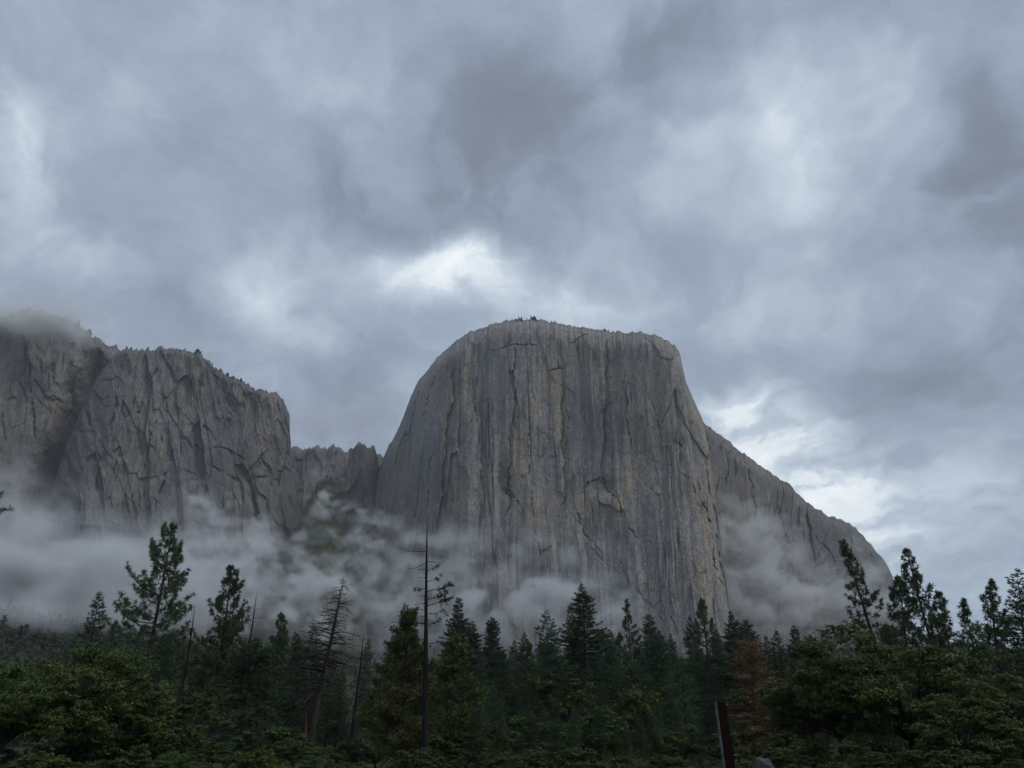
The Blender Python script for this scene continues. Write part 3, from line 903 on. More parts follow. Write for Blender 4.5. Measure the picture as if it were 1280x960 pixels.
def fir(h=26.0, crown0=0.10, width=3.6, seed=0, gap=0.42, droop=0.30, per=5, dens=3.4, mat=None, bark=None, rad=None, ragged=0.25, taper=0.85, blade=0.50, wdt=0.055, skip=0.0):
    """conical fir or cedar: whorls of drooping limbs with flat sprays of needles"""
    rng = np.random.RandomState(seed)
    wood, leaf = MB(), MB()
    line = trunk_line(h, rng, 0.004)
    r0 = rad or h * 0.0135
    tt = line[:, 2] / h
    wood.tube(line, r0 * (1.0 - 0.95 * tt) * (1 + 0.35 * np.exp(-tt * 40)), 8)
    z = h * crown0
    SP, SD, SS = [], [], []
    while z < h * 0.992:
        u = (z - h * crown0) / (h * (1 - crown0))
        prof = (1 - u) ** taper * (0.62 + 0.38 * min(1, u / 0.15)) + 0.02
        k = rng.randint(4, 7)
        a0 = rng.rand() * 6.28
        lob = 1 + 0.22 * math.sin(z * 0.9 + seed) + 0.12 * math.sin(z * 2.3 + seed * 3)
        for q in range(k):
            if rng.rand() < skip:
                continue
            a = a0 + q * 6.283 / k + rng.normal(0, 0.25)
            L = 1.50 * width * prof * rng.uniform(1 - ragged * 1.6, 1 + ragged) * lob
            if L < 0.12:
                L = 0.12
            p = on_line(line, z + rng.uniform(-0.2, 0.2))
            e = rng.normal(0.55 * u ** 1.3 + 0.05, 0.10)
            m_ = 4
            pts = [p]
            for s in range(m_):
                ee = e - droop * (1 - 0.7 * u) * (s + 0.4) / m_ * 1.8 + 0.35 * droop * (s == m_ - 1)
                p = p + np.array([math.cos(a) * math.cos(ee), math.sin(a) * math.cos(ee), math.sin(ee)]) * L / m_
                pts.append(p)
            pts = np.array(pts)
            if L > 0.5:
                wood.tube(pts[:-1], np.linspace(max(0.015, 0.011 * L), 0.008, m_), 3)
            ns = max(2, int(L * dens))
            f = 0.15 + 0.85 * (np.arange(ns) + rng.rand(ns)) / ns
            fi = np.clip((f * m_).astype(int), 0, m_ - 1)
            b0 = pts[fi] + (pts[fi + 1] - pts[fi]) * (f * m_ - fi)[:, None]
            dv = unit(pts[fi + 1] - pts[fi])
            sd = np.cross(dv, np.array([0, 0, 1.0])) * np.where(np.arange(ns) % 2 == 0, 1, -1)[:, None]
            tl = (0.10 + 0.26 * L * (1 - f) + 0.12)[:, None] * rng.uniform(0.6, 1.2, (ns, 1))
            td = unit(dv * 0.8 + sd * rng.uniform(0.3, 1.1, (ns, 1)) + np.array([0, 0, -0.25]) * rng.rand(ns, 1))
            SP += [b0 + td * tl * 0.3, b0 + td * tl]
            SD += [td, td]
            SS.append(np.full(2 * ns + 1, min(1.0, 0.30 + 0.42 * L)))
            SP.append(pts[-1:])
            SD.append(unit(pts[-1:] - pts[-2:-1]))
        z += gap * rng.uniform(0.7, 1.3) * (1 - 0.35 * u)
    SP.append(line[-1:])
    SD.append(np.array([[0, 0, 1.0]]))
    SS.append(np.array([0.6]))
    SS = np.repeat(np.concatenate(SS), per)[:, None]
    P, Dn = np.concatenate(SP), np.concatenate(SD)
    n = len(P)
    # flat fans of blades
    P2 = np.repeat(P, per, 0)
    D2 = np.repeat(Dn, per, 0)
    jit = rng.normal(0, 1, (n * per, 3)) * np.array([0.55, 0.55, 0.28])
    d = unit(D2 + jit)
    L = blade * rng.uniform(0.6, 1.2, (n * per, 1)) * SS
    s = unit(np.cross(d, np.array([0, 0, 1.0]) + rng.normal(0, 0.6, (n * per, 3)))) * wdt
    leaf.quads(P2 - d * L * 0.2, P2 + d * L * 0.35 + s, P2 + d * L, P2 + d * L * 0.35 - s)
    return wood.mesh('trunk', bark or M_BARK, True), leaf.mesh('crown', mat or M_FIR)


def broadleaf(h=8.0, width=4.5, seed=0, leaves=16000, size=0.15, lobes=26, mat=None, trunks=1, low=0.12):
    """spreading oak or bush: forked limbs, leaves gathered in uneven clumps along the twigs"""
    rng = np.random.RandomState(seed)
    wood, leaf = MB(), MB()
    ends = []
    cz = h * (0.5 + low * 0.5)
    for i in range(lobes):
        a = rng.rand() * 6.28
        ct = rng.uniform(-0.55, 1.0)
        st = math.sqrt(max(0, 1 - ct * ct))
        rr = rng.uniform(0.45, 1.06)
        c = np.array([math.cos(a) * st * width * rr, math.sin(a) * st * width * rr, cz + ct * rr * h * 0.46])
        c[2] = min(c[2], h * 0.95)
        ends.append((c, rng.uniform(0.11, 0.25) * (width + h * 0.3) * 0.62))
    base = np.array([0, 0, 0.0])
    for k in range(trunks):
        b0 = base + np.array([rng.normal(0, 0.25), rng.normal(0, 0.25), -0.15]) * (k > 0) + np.array([0, 0, -0.15])
        fork = np.array([rng.normal(0, width * 0.10), rng.normal(0, width * 0.10), h * rng.uniform(0.20, 0.34)])
        r0 = h * 0.024 / math.sqrt(trunks)
        wood.tube(np.array([b0, (b0 + fork) / 2 + rng.normal(0, 0.08, 3), fork]), [r0 * 1.25, r0, r0 * 0.85], 7)
        for c, rad in ends[k::trunks]:
            m1 = fork + (c - fork) * 0.35 + np.array([0, 0, 0.12 * h]) + rng.normal(0, 0.12 * width * 0.4, 3)
            m2 = fork + (c - fork) * 0.72 + rng.normal(0, 0.08 * width, 3)
            wood.tube(np.array([fork, m1, m2, c]), [r0 * 0.55, r0 * 0.36, r0 * 0.2, 0.015], 5)
            for _ in range(7):
                v = unit(rng.normal(0, 1, 3)) * rad * rng.uniform(0.6, 1.0)
                wood.tube(np.array([c + (m2 - c) * rng.uniform(0, 0.4), c + v * 0.6 + rng.normal(0, .05, 3), c + v]), [0.022, 0.013, 0.006], 3)
    vol = np.array([r ** 2 for _, r in ends])
    cnt = (leaves * vol / vol.sum()).astype(int)
    Pl, Nl = [], []
    for (c, rad), k in zip(ends, cnt):
        # sprays of leaves: sub-clumps on the lobe's shell, flattened
        sub = max(4, int(k / 42))
        d = unit(rng.normal(0, 1, (sub, 3)) + np.array([0, 0, 0.35]))
        sc = c + d * rad * rng.uniform(0.45, 1.08, (sub, 1)) * np.array([1.15, 1.15, 0.85])
        idx = rng.randint(0, sub, k)
        p = sc[idx] + rng.normal(0, 1, (k, 3)) * np.array([0.24, 0.24, 0.12]) * rad * 0.75
        Pl.append(p)
        Nl.append(unit(d[idx] * 0.6 + np.array([0, 0, 0.7]) + rng.normal(0, 0.55, (k, 3))))
    P, N = np.concatenate(Pl), np.concatenate(Nl)
    kz = h / np.percentile(P[:, 2], 99.7)
    P = P * np.array([1, 1, kz])
    for q in range(len(wood.V)):
        wood.V[q] = wood.V[q] * np.array([1, 1, kz])
    keep = P[:, 2] > 0.15
    P, N = P[keep], N[keep]
    n = len(P)
    t1 = unit(np.cross(N, rng.normal(0, 1, (n, 3))))
    t2 = np.cross(N, t1)
    s = size * rng.uniform(0.6, 1.3, (n, 1))
    fold = N * s * rng.uniform(-0.15, 0.25, (n, 1))
    leaf.quads(P - t1 * s, P + t2 * s * 0.55 + fold, P + t1 * s, P - t2 * s * 0.55 + fold)
    return wood.mesh('trunk', M_OAKBARK, True), leaf.mesh('crown', mat or M_OAK)


def place(name, meshes, top, D, height0, label, cat='tree', group=None, low=None, spin=0.0, sxy=1.0, names=('trunk', 'crown')):
    """stand a tree whose tip shows at pixel top, at depth D; low = a lower point of its trunk when it leans"""
    tp = at(top[0], top[1], D)
    if low is not None:
        lp = at(low[0], low[1], D)
        k = (tp[2]) / max(1e-6, tp[2] - lp[2])
        base = tp + (lp - tp) * k
    else:
        base = np.array([tp[0], tp[1], 0.0])
    base[2] = float(ground_z(math.hypot(base[0], base[1]), math.atan2(base[0], base[1]))) - 0.12
    ax = Vector(tp - base)
    H = ax.length
    root = bpy.data.objects.new(name, None)
    COL.objects.link(root)
    root.empty_display_size = 0.5
    q = Vector((0, 0, 1)).rotation_difference(ax.normalized())
    root.rotation_mode = 'QUATERNION'
    root.rotation_quaternion = q @ Quaternion((0, 0, 1), spin)
    s = H / height0
    root.scale = (s * sxy, s * sxy, s)
    root.location = base
    root['label'] = label
    root['category'] = cat
    if group:
        root['group'] = group
    for nm, me in zip(names, meshes):
        add(nm, me, root)
    return root


# ---- the pines that stand against mist and sky, each its own shape
T = []
place('pine_tree', pine(30, 0.20, 5.6, 96, 11, 0.46, 11, 0.40, 0.25, (math.pi, 1.35)), (216, 657), 110, 30,
      'tallest open-crowned pine with bare lower trunk, rising into the mist bank', low=(176, 866), sxy=0.92)
place('pine_tree', pine(24, 0.16, 4.6, 92, 12, 0.44, 11, 0.40, 0.22), (290, 710), 112, 24,
      'bushy pine with upturned limbs between two thin leaning snags', low=(266, 890))
place('pine_tree', pine(24, 0.12, 2.9, 78, 13, 0.40, 10, 0.40, 0.40, dead_low=4), (1055, 677), 88, 24,
      'slender see-through pine with separate tufts, leaning beside the cloudy shoulder', low=(1094, 800))
place('pine_tree', pine(26, 0.12, 4.6, 92, 14, 0.42, 10, 0.42, 0.28), (1133, 688), 90, 26,
      'tall airy pine rising over the big oak with sky behind its tip', low=(1162, 800), sxy=0.9)
place('pine_tree', pine(22, 0.10, 3.7, 84, 15, 0.44, 12, 0.40, 0.15), (1124, 722), 94, 22,
      'dense dark pine pressed against the tall airy pine', low=(1136, 830))
place('pine_tree', pine(20, 0.12, 3.6, 70, 16, 0.44, 11, 0.40, 0.3), (1172, 742), 92, 20,
      'shorter ragged pine at the foot of the tall airy pine', low=(1190, 830))
place('pine_tree', pine(20, 0.12, 3.2, 66, 17, 0.44, 11, 0.45, 0.3), (1205, 751), 86, 20,
      'small open pine with upswept limbs, standing alone against pale sky', low=(1220, 850))
place('pine_tree', pine(24, 0.10, 3.6, 86, 18, 0.44, 12, 0.42, 0.2), (1239, 726), 90, 24,
      'full pine with upswept limbs next to the layered fir', low=(1252, 850))
place('fir_tree', fir(24, 0.10, 3.9, 19, 0.50, 0.22, 5, 3.2, ragged=0.3, skip=0.12, mat=M_PINE), (1271, 711), 92, 24,
      'fir with flat separate layers of limbs against pale sky', low=(1286, 860))
place('pine_tree', pine(14, 0.10, 3.0, 50, 20, 0.44, 11, 0.4, 0.2), (1108, 786), 80, 14,
      'little pine tuft showing above the big oak beside the leaning pine')
place('pine_tree', pine(24, 0.18, 3.7, 84, 21, 0.42, 11, 0.40, 0.15), (352, 768), 165, 24,
      'narrow pine with bare lower trunk beside the leaning bare snag', low=(344, 850))
place('pine_tree', pine(28, 0.14, 3.7, 84, 22, 0.42, 11, 0.30, 0.35), (783, 750), 150, 28,
      'loose-limbed pine with mist showing through its upper crown', sxy=0.85)
place('pine_tree', pine(28, 0.12, 4.2, 96, 23, 0.44, 11, 0.35, 0.2), (877, 750), 140, 28,
      'tall pine with knobby tip beside the edge of the monolith')
place('pine_tree', pine(22, 0.10, 3.4, 72, 24, 0.44, 11, 0.4, 0.2), (1020, 806), 130, 22,
      'sparse grey-green pine under the thin bare pole', sxy=0.8)

# ---- olive pines around the charred snag
olive = pine(11, 0.10, 2.7, 80, 30, 0.30, 12, 0.28, 0.15, mat=M_OLIVE, wd=0.030, twigs=6)
place('pine_tree', olive, (513, 768), 56, 11, 'olive yellow pine with drooping boughs beside the charred snag', low=(505, 900), sxy=1.0)
olive2 = pine(10, 0.08, 2.7, 74, 31, 0.30, 12, 0.25, 0.15, mat=M_OLIVE, wd=0.030, twigs=6)
place('pine_tree', olive2, (572, 800), 60, 10, 'broad olive yellow pine between the charred snag and the dark fir')

# ---- firs one can tell apart
firs = [
    ((125, 741), 120, dict(h=22, width=3.0, seed=40, ragged=.35, gap=.5), None, 'small spire-topped fir on the misty slope above the broad oak', 1.0),
    ((145, 775), 150, dict(h=22, width=2.6, seed=41, ragged=.35), None, 'faint small fir next to the tallest pine', 0.9),
    ((318, 800), 84, dict(h=14, width=3.8, seed=42, dens=4.2, taper=.62, droop=.45), None, 'soft dense cedar filling the space below the bushy pine', 1.0),
    ((370, 790), 150, dict(h=22, width=3.0, seed=43, gap=.55), (364, 880), 'thin-crowned fir with dark bare trunk beside the bare branched snag', 1.15),
    ((392, 783), 135, dict(h=22, width=3.6, seed=44, droop=.4, crown0=.2, gap=.55), (384, 900), 'grey-green fir with hanging layers just beside the bare branched snag', 1.15),
    ((461, 797), 260, dict(h=26, width=3.6, seed=45), None, 'narrow hazy fir behind the thin straight snag', 0.75),
    ((507, 755), 120, dict(h=22, width=3.4, seed=46), None, 'fir tip poking up behind the olive yellow pine', 0.9),
    ((573, 748), 130, dict(h=26, width=4.4, seed=47, dens=3.8, per=6), None, 'dark blue-green fir with a bare spike tip near the charred snag', 1.0),
    ((590, 778), 134, dict(h=20, width=3.4, seed=48, dens=3.8), None, 'lower fir joined to the side of the spike-tipped fir', 1.0),
    ((615, 772), 180, dict(h=26, width=4.2, seed=49, dens=4.0, per=6, taper=.7), None, 'compact oval-crowned dark fir standing clear of its neighbours', 0.85),
    ((643, 800), 230, dict(h=26, width=4.0, seed=50), None, 'hazy fir between the oval fir and the tiered fir', 0.8),
    ((683, 762), 135, dict(h=26, width=4.8, seed=51, gap=.85, droop=.42, dens=3.8, skip=.05), None, 'tiered fir with wide drooping layers and gaps of mist', 1.0),
    ((727, 730), 140, dict(h=32, width=5.4, seed=52, dens=3.6, per=6), None, 'tallest dark fir of the valley stand, below the monolith', 1.0),
    ((713, 757), 146, dict(h=26, width=4.2, seed=53, dens=3.6), None, 'slightly shorter fir leaning on the tallest dark fir', 0.9),
    ((752, 790), 165, dict(h=24, width=4.2, seed=54, taper=.55, dens=4), None, 'round-topped fir tucked behind the tallest dark fir', 0.85),
    ((811, 768), 150, dict(h=26, width=4.6, seed=55, crown0=.16), None, 'broad fir with a light trunk showing low in its crown', 0.95),
    ((838, 793), 220, dict(h=26, width=3.6, seed=56, gap=.6), None, 'small pointed fir in the dip beside the broad fir', 0.8),
    ((862, 770), 165, dict(h=27, width=4.2, seed=57, dens=3.8), None, 'dense fir shouldering the knobby-tipped pine', 0.85),
    ((913, 764), 140, dict(h=26, width=4.6, seed=58, dens=3.8), None, 'dense fir behind the russet dead fir', 0.9),
    ((932, 776), 150, dict(h=24, width=4.4, seed=59, taper=.7), None, 'rounded fir peeking over the russet dead fir', 0.9),
    ((957, 795), 190, dict(h=24, width=3.8, seed=60), None, 'pale hazy fir on the far side of the russet dead fir', 0.9),
    ((992, 782), 150, dict(h=24, width=4.4, seed=61, dens=4.2, per=6), None, 'solid dark cone-shaped fir near the big oak', 0.9),
]
for top, D, kw, low, lab, sxy in firs:
    h0 = kw.pop('h')
    place('fir_tree', fir(h=h0, **kw), top, D, h0, lab, low=low, spin=top[0] * 0.7, sxy=sxy)
place('fir_tree', fir(h=12, width=2.6, seed=62, gap=.34, dens=5.0, per=6, blade=.32, wdt=.032, mat=M_DEADNEEDLE, bark=M_REDBARK, taper=.62, droop=.35, ragged=.4), (936, 796), 70, 12,
      'russet brown dead fir among green conifers behind the red post', low=(946, 930), sxy=0.95)

# ---- conifers that fill the stand
fill = [fir(h=22, width=3.8, seed=70 + i, dens=3.0, per=5, gap=0.5, taper=(.7, .85, .95)[i % 3]) for i in range(4)]
fill.append(pine(22, 0.12, 3.6, 72, 76, 0.44, 10, 0.35, 0.15))
rg = random.Random(5)
spots = []
for x in list(range(180, 500, 21)) + list(range(540, 925, 10)) + list(range(960, 1290, 16)):
    spots.append((x + rg.uniform(-7, 7), rg.uniform(788, 836), rg.uniform(130, 220)))
for x in range(180, 930, 18):
    spots.append((x + rg.uniform(-8, 8), rg.uniform(832, 872), rg.uniform(105, 150)))
NEAR = [(105, 'broad spreading oak'), (216, 'tallest open pine'), (262, 'bushy pine with upturned limbs'), (318, 'soft dense cedar'), (352, 'narrow pine with bare lower trunk'),
        (388, 'bare drooping snag'), (447, 'thin straight snag'), (505, 'olive yellow pine'), (531, 'charred snag'), (573, 'spike-tipped fir'), (615, 'oval-crowned fir'),
        (645, 'hazy fir'), (683, 'tiered fir'), (727, 'tallest dark fir'), (783, 'loose-limbed pine'), (811, 'broad fir with light trunk'), (838, 'small pointed fir'),
        (877, 'knobby-tipped pine'), (910, 'red post'), (938, 'russet dead fir'), (992, 'solid cone-shaped fir'), (1060, 'slender leaning pine'), (1105, 'big domed oak'),
        (1162, 'tall airy pine'), (1205, 'small open pine'), (1240, 'full upswept pine'), (1280, 'layered fir')]


def near(x):
    return min(NEAR, key=lambda t: abs(t[0] - x))[1]


for x in range(170, 1010, 21):
    spots.append((x + rg.uniform(-9, 9), rg.uniform(850, 900), rg.uniform(66, 100)))
for x in (206, 258, 336, 468, 600, 632, 658, 698, 762, 796, 828, 850, 896, 926, 972, 1008):
    spots.append((x + rg.uniform(-5, 5), rg.uniform(786, 826), rg.uniform(95, 130)))
for x in range(330, 900, 30):
    spots.append((x + rg.uniform(-10, 10), rg.uniform(872, 912), rg.uniform(52, 64)))
for i, (x, y, D) in enumerate(spots):
    if (470 < x < 500 and D < 105) or (350 < x < 462 and D < 118) or (x < 350 and D < 105 and i % 2):
        continue
    if D < 160 and 430 < x < 500:
        continue
    place('fir_tree' if i % 5 != 4 else 'pine_tree', fill[i % 5], (x, y), D, 22,
          ('dark fir' if i % 5 != 4 else 'dark pine') + ' packed low in the valley stand around the ' + near(x),
          group='conifers packed in the valley stand', spin=rg.uniform(0, 6.28), sxy=rg.uniform(0.75, 1.1))


# ---- snags: trunk and every dead branch its own piece
def snag(top, low, D, label, r0, seed, nbr=12, blen=1.6, z0=0.45, z1=0.97, sag=-0.1, mat=None, sub=1, bare_tip=0.02, custom=None, curl=0.0):
    rng = np.random.RandomState(seed)
    tp = at(top[0], top[1], D)
    lp = at(low[0], low[1], D)
    k = tp[2] / max(1e-6, tp[2] - lp[2])
    base = tp + (lp - tp) * k
    base[2] = -0.15
    ax = Vector(tp - base)
    H = ax.length
    root = bpy.data.objects.new('dead_tree', None)
    COL.objects.link(root)
    root.rotation_mode = 'QUATERNION'
    root.rotation_quaternion = Vector((0, 0, 1)).rotation_difference(ax.normalized())
    root.location = base
    root['label'] = label
    root['category'] = 'dead tree'
    mat = mat or M_SNAG
    line = trunk_line(H, rng, 0.0045, 26)
    mb = MB()
    tt = line[:, 2] / H
    mb.tube(line, r0 * rng.uniform(0.88, 1.12, 26) * ((1 - tt) ** 0.8 * 0.96 + bare_tip) * (1 + 0.3 * np.exp(-tt * 30)), 9)
    add('trunk', mb.mesh('trunk', mat, True), root)
    tips = []
    specs = custom or [(z0 + (z1 - z0) * (i + rng.rand()) / nbr, rng.rand() * 6.283, None, None) for i in range(nbr)]
    for (u, a, L, e) in specs:
        L_ = L if L is not None else blen * rng.uniform(0.5, 1.15) * (0.07 + 0.93 * (1 - (u - z0) / (1.01 - z0)) ** 0.8)
        e_ = e if e is not None else rng.normal(0.1, 0.15)
        p = on_line(line, u * H)
        m_ = 6
        pts = [p]
        for q in range(m_):
            ee = e_ + sag * (q / m_) * 2 + curl * max(0, q / m_ - 0.5) * 2 + rng.normal(0, 0.09)
            aa_ = a + rng.normal(0, 0.10)
            p = p + np.array([math.cos(aa_) * math.cos(ee), math.sin(aa_) * math.cos(ee), math.sin(ee)]) * L_ / m_
            pts.append(p)
        pts = np.array(pts)
        b = MB()
        rb = min(r0 * 0.36, 0.016 + 0.014 * L_) * (max(1.0, D / 95) if D > 60 else 0.7)
        b.tube(pts, np.linspace(rb, rb * 0.3, m_ + 1), 4)
        for _ in range(sub if L_ > 0.5 else 0):
            i0 = rng.randint(2, m_)
            dv = unit(pts[i0] - pts[i0 - 1])
            sd = unit(dv + rng.normal(0, 0.7, 3))
            b.tube(np.array([pts[i0], pts[i0] + sd * L_ * 0.16, pts[i0] + sd * L_ * 0.26 + [0, 0, sag * 0.1]]), [rb * 0.4, rb * 0.3, rb * 0.2], 3)
        add('branch', b.mesh('branch', mat, True), root)
        tips.append((pts, a))
    return root, tips, H


snag((430, 720), (390, 925), 105, 'leaning dead conifer thick with bare drooping branches', 0.46, 81, nbr=150, blen=6.4, z0=0.30, z1=0.985, sag=-0.30, sub=4, curl=0.25)
snag((244, 754), (225, 872), 95, 'thin leaning snag with short twigs beside the tallest pine', 0.30, 82, nbr=20, blen=1.9, z0=0.50, sub=2, mat=M_BURNT)
snag((321, 740), (308, 815), 110, 'slim bare snag tip standing over the soft dense cedar', 0.32, 83, nbr=26, blen=2.2, z0=0.5, sub=2, mat=M_BURNT)
snag((455, 790), (442, 908), 90, 'thin straight snag with hardly any branches', 0.28, 84, nbr=6, blen=0.9, z0=0.5, mat=M_BURNT)
snag((1018, 783), (1026, 850), 120, 'thin bare pole rising beside the big oak', 0.20, 85, nbr=10, blen=1.2, z0=0.6, mat=M_BURNT)
snag((383, 850), (382, 925), 108, 'reddish dead trunk standing beside the bare drooping snag', 0.36, 86, nbr=6, blen=1.0, z0=0.5, mat=M_REDBARK)
PI = math.pi
cs = [(0.845, PI, 1.05, .05), (0.798, PI + .2, 1.05, -.28), (0.803, 0.1, .95, -.05), (0.770, PI, .5, .1), (0.761, 0.2, .9, .55), (0.738, PI - .3, .5, .05), (0.719, 0, .8, .35), (0.695, PI, .62, -.1),
      (0.681, .3, 1.5, .25), (0.663, PI, .6, .2), (0.653, -.2, 1.2, .15), (0.639, PI, .7, -.1), (0.625, 0.1, 1.4, .3), (0.611, PI + .2, .8, .1), (0.597, .4, 1.1, .2),
      (0.588, PI, .7, 0.), (0.560, PI - .1, 2.1, .05), (0.551, 0, .7, .35), (0.500, PI, .9, .0), (0.480, 0.2, 0.8, .3), (0.400, PI, 1.2, -.05), (0.330, 0, 1.2, 0.), (0.260, PI, 1.3, -.1), (0.200, 0.0, 1.6, -.05), (0.170, PI + .1, 1.5, -.1)]
root, tips, H = snag((534, 643), (530, 945), 42, 'tall charred black snag with a few crooked limbs and olive tufts', 0.20, 87, custom=cs, sag=-0.06, sub=2, mat=M_BURNT, curl=0.5)
rng = np.random.RandomState(9)
tuft = MB()
for (pts, a), c in zip(tips, cs):
    if math.cos(c[1]) > 0 and 0.52 < c[0] < 0.78 or c[0] in (.695, .611):
        n = 13 if c[2] > 1.1 else 4
        f = rng.uniform(0.45, 1.0, n) * (len(pts) - 1)
        i0 = np.minimum(f.astype(int), len(pts) - 2)
        P = pts[i0] + (pts[i0 + 1] - pts[i0]) * (f - i0)[:, None] + rng.normal(0, 0.07, (n, 3))
        needles(tuft, P, unit(np.array([[math.cos(a), math.sin(a), 0.4]]).repeat(n, 0)), 0.22, 0.02, 12, rng)
add('crown', tuft.mesh('crown', M_OLIVE), root)

# ---- oaks and brush
oakA = broadleaf(8, 6.2, 90, 46000, 0.095, 64)
oakB = broadleaf(8, 5.6, 91, 46000, 0.095, 60)
oakC = broadleaf(6, 3.6, 92, 24000, 0.09, 36)
oakY = broadleaf(6, 3.0, 93, 16000, 0.095, 24, mat=M_OAKY)
oakD = broadleaf(7, 5.0, 94, 38000, 0.09, 52, mat=M_OAK)
oaks = [
    ('oak_tree', oakA, (105, 808), 50, 8, 'broad spreading oak below the misty wooded hillside', 1.0, 0.3),
    ('oak_tree', oakD, (20, 838), 44, 7, 'lower oak crown merging into the side of the broad spreading oak', 1.0, 1.2),
    ('oak_tree', oakB, (1105, 790), 54, 8, 'big dark oak with high domed crown under the airy pine', 1.12, 2.0),
    ('oak_tree', oakA, (1030, 824), 56, 8, 'oak crown joining the big domed oak on the side of the boulder', 0.8, 4.0),
    ('oak_tree', oakD, (1238, 842), 46, 7, 'yellow-green oak standing before the full pine and layered fir', 1.0, 5.0),
    ('oak_tree', oakC, (1190, 870), 42, 6, 'small oak wedged between the big domed oak and the yellow-green oak', 1.1, 0.6),
    ('oak_tree', oakC, (993, 826), 74, 6, 'small round oak beside the russet dead fir', 1.0, 2.6),
    ('oak_tree', oakY, (702, 832), 105, 6, 'bright green young oak in front of the tallest dark fir', 0.8, 0.0),
    ('oak_tree', oakY, (800, 846), 98, 6, 'bright young oak below the broad fir with light trunk', 0.75, 3.0),
    ('oak_tree', oakY, (487, 840), 84, 6, 'thin yellow young oak by the thin straight snag', 0.7, 2.2),
    ('oak_tree', oakC, (232, 868), 62, 6, 'oak at the foot of the tallest pine and its leaning snag', 1.1, 3.3),
    ('oak_tree', oakC, (672, 892), 62, 6, 'low dense oak in front of the tiered fir', 1.1, 1.0),
    ('oak_tree', oakC, (745, 884), 64, 6, 'low dense oak topped by a lit tuft before the round-topped fir', 1.1, 2.4),
    ('oak_tree', oakC, (850, 906), 58, 6, 'low dense oak beside the red post', 1.1, 4.1),
    ('oak_tree', oakC, (600, 904), 58, 6, 'low dense oak below the broad olive pine', 1.1, 5.6),
    ('oak_tree', oakC, (165, 872), 52, 6, 'oak filling in between the broad spreading oak and the tallest pine', 1.1, 5.3),
]
for nm, me, top, D, h0, lab, sxy, spin in oaks:
    place(nm, me, top, D, h0, lab, spin=spin, sxy=sxy)

bushA = broadleaf(3.0, 2.6, 95, 16000, 0.06, 34, mat=M_BRUSH, trunks=3, low=0.0)
bushB = broadleaf(2.6, 2.2, 96, 14000, 0.058, 30, mat=M_BRUSH, trunks=3, low=0.0)
bushY = broadleaf(2.8, 2.3, 97, 14000, 0.06, 32, mat=M_OAKY, trunks=3, low=0.0)
bush_spots = []
for x in list(range(-10, 430, 56)) + list(range(560, 1290, 70)):
    if 884 < x < 975:
        continue
    bush_spots.append((x + rg.uniform(-14, 14), rg.uniform(908, 946), rg.uniform(46, 62), 'A'))
for x in range(-10, 1300, 58):
    bush_spots.append((x + rg.uniform(-14, 14), rg.uniform(934, 956), rg.uniform(32, 42), 'B'))
for x in list(range(0, 200, 50)) + list(range(1010, 1290, 38)):
    bush_spots.append((x + rg.uniform(-8, 8), rg.uniform(922, 940), rg.uniform(46, 54), 'A'))
bush_spots += [(915, 915, 58, 'A'), (975, 916, 54, 'A'), (440, 925, 56, 'A'), (475, 915, 60, 'A'), (600, 900, 60, 'A')]
for i, (x, y, D, k) in enumerate(bush_spots):
    me, h0 = [(bushA, 3.0), (bushB, 2.6), (bushA, 3.0), (bushB, 2.6), (bushY, 2.8)][i % 5]
    lab, grp = (('green leafy shrub in the low brush below the ' + near(x), 'low brush along the meadow edge') if i % 5 != 4 else
                ('yellow-green leafy shrub in the low brush below the ' + near(x), 'yellow-green low brush along the meadow edge'))
    place('shrub', me, (x, y), D, h0, lab, 'shrub', grp, spin=rg.uniform(0, 6.28), sxy=rg.uniform(1.0, 1.45))


# ---- a pine just out of frame whose branch tip pokes in
def edge_pine():
    D = 15.0
    tip = at(13, 633, D)
    tip2 = at(3, 617, D)
    base = np.array([tip[0] - 2.3, D + 0.2, 0.0])
    root = bpy.data.objects.new('pine_tree', None)
    COL.objects.link(root)
    root.location = base
    root['label'] = 'pine of which only a dark branch tip pokes in before the mist'
    root['category'] = 'tree'
    rng = np.random.RandomState(3)
    wood, leaf = MB(), MB()
    line = trunk_line(8.6, rng, 0.004)
    wood.tube(line, 0.16 * (1 - 0.93 * line[:, 2] / 8.6), 8)
    TP, TD = [], []
    for i in range(26):
        z = 1.6 + 6.6 * i / 26
        a = rng.uniform(0.35, 2 * math.pi - 0.35)
        L = 1.7 * (1 - z / 9.4)
        p = on_line(line, z)
        e = p + np.array([math.cos(a), math.sin(a), 0.25]) * L
        wood.tube(np.array([p, (p + e) / 2 - [0, 0, .05], e]), [0.03, 0.02, 0.008], 4)
        for f in np.linspace(0.35, 1, 9):
            TP.append(p + (e - p) * f + rng.normal(0, 0.07, 3))
            TD.append(np.array([math.cos(a), math.sin(a), 0.5]))
    for tgt in (tip, tip2):
        e = tgt - base
        p = on_line(line, e[2] - 0.7)
        md = p + (e - p) * 0.55 - np.array([0, 0, 0.12])
        wood.tube(np.array([p, md, e - (e - md) * 0.08]), [0.035, 0.018, 0.006], 4)
        for f in np.linspace(0.5, 0.97, 12):
            TP.append(md + (e - md) * (f - 0.5) * 2 + rng.normal(0, 0.02, 3))
            TD.append(unit(e - md))
    needles(leaf, np.array(TP), np.array(TD), 0.13, 0.008, 16, rng, 0.6)
    add('trunk', wood.mesh('trunk', M_BARK, True), root)
    add('crown', leaf.mesh('crown', M_PINE), root)


edge_pine()


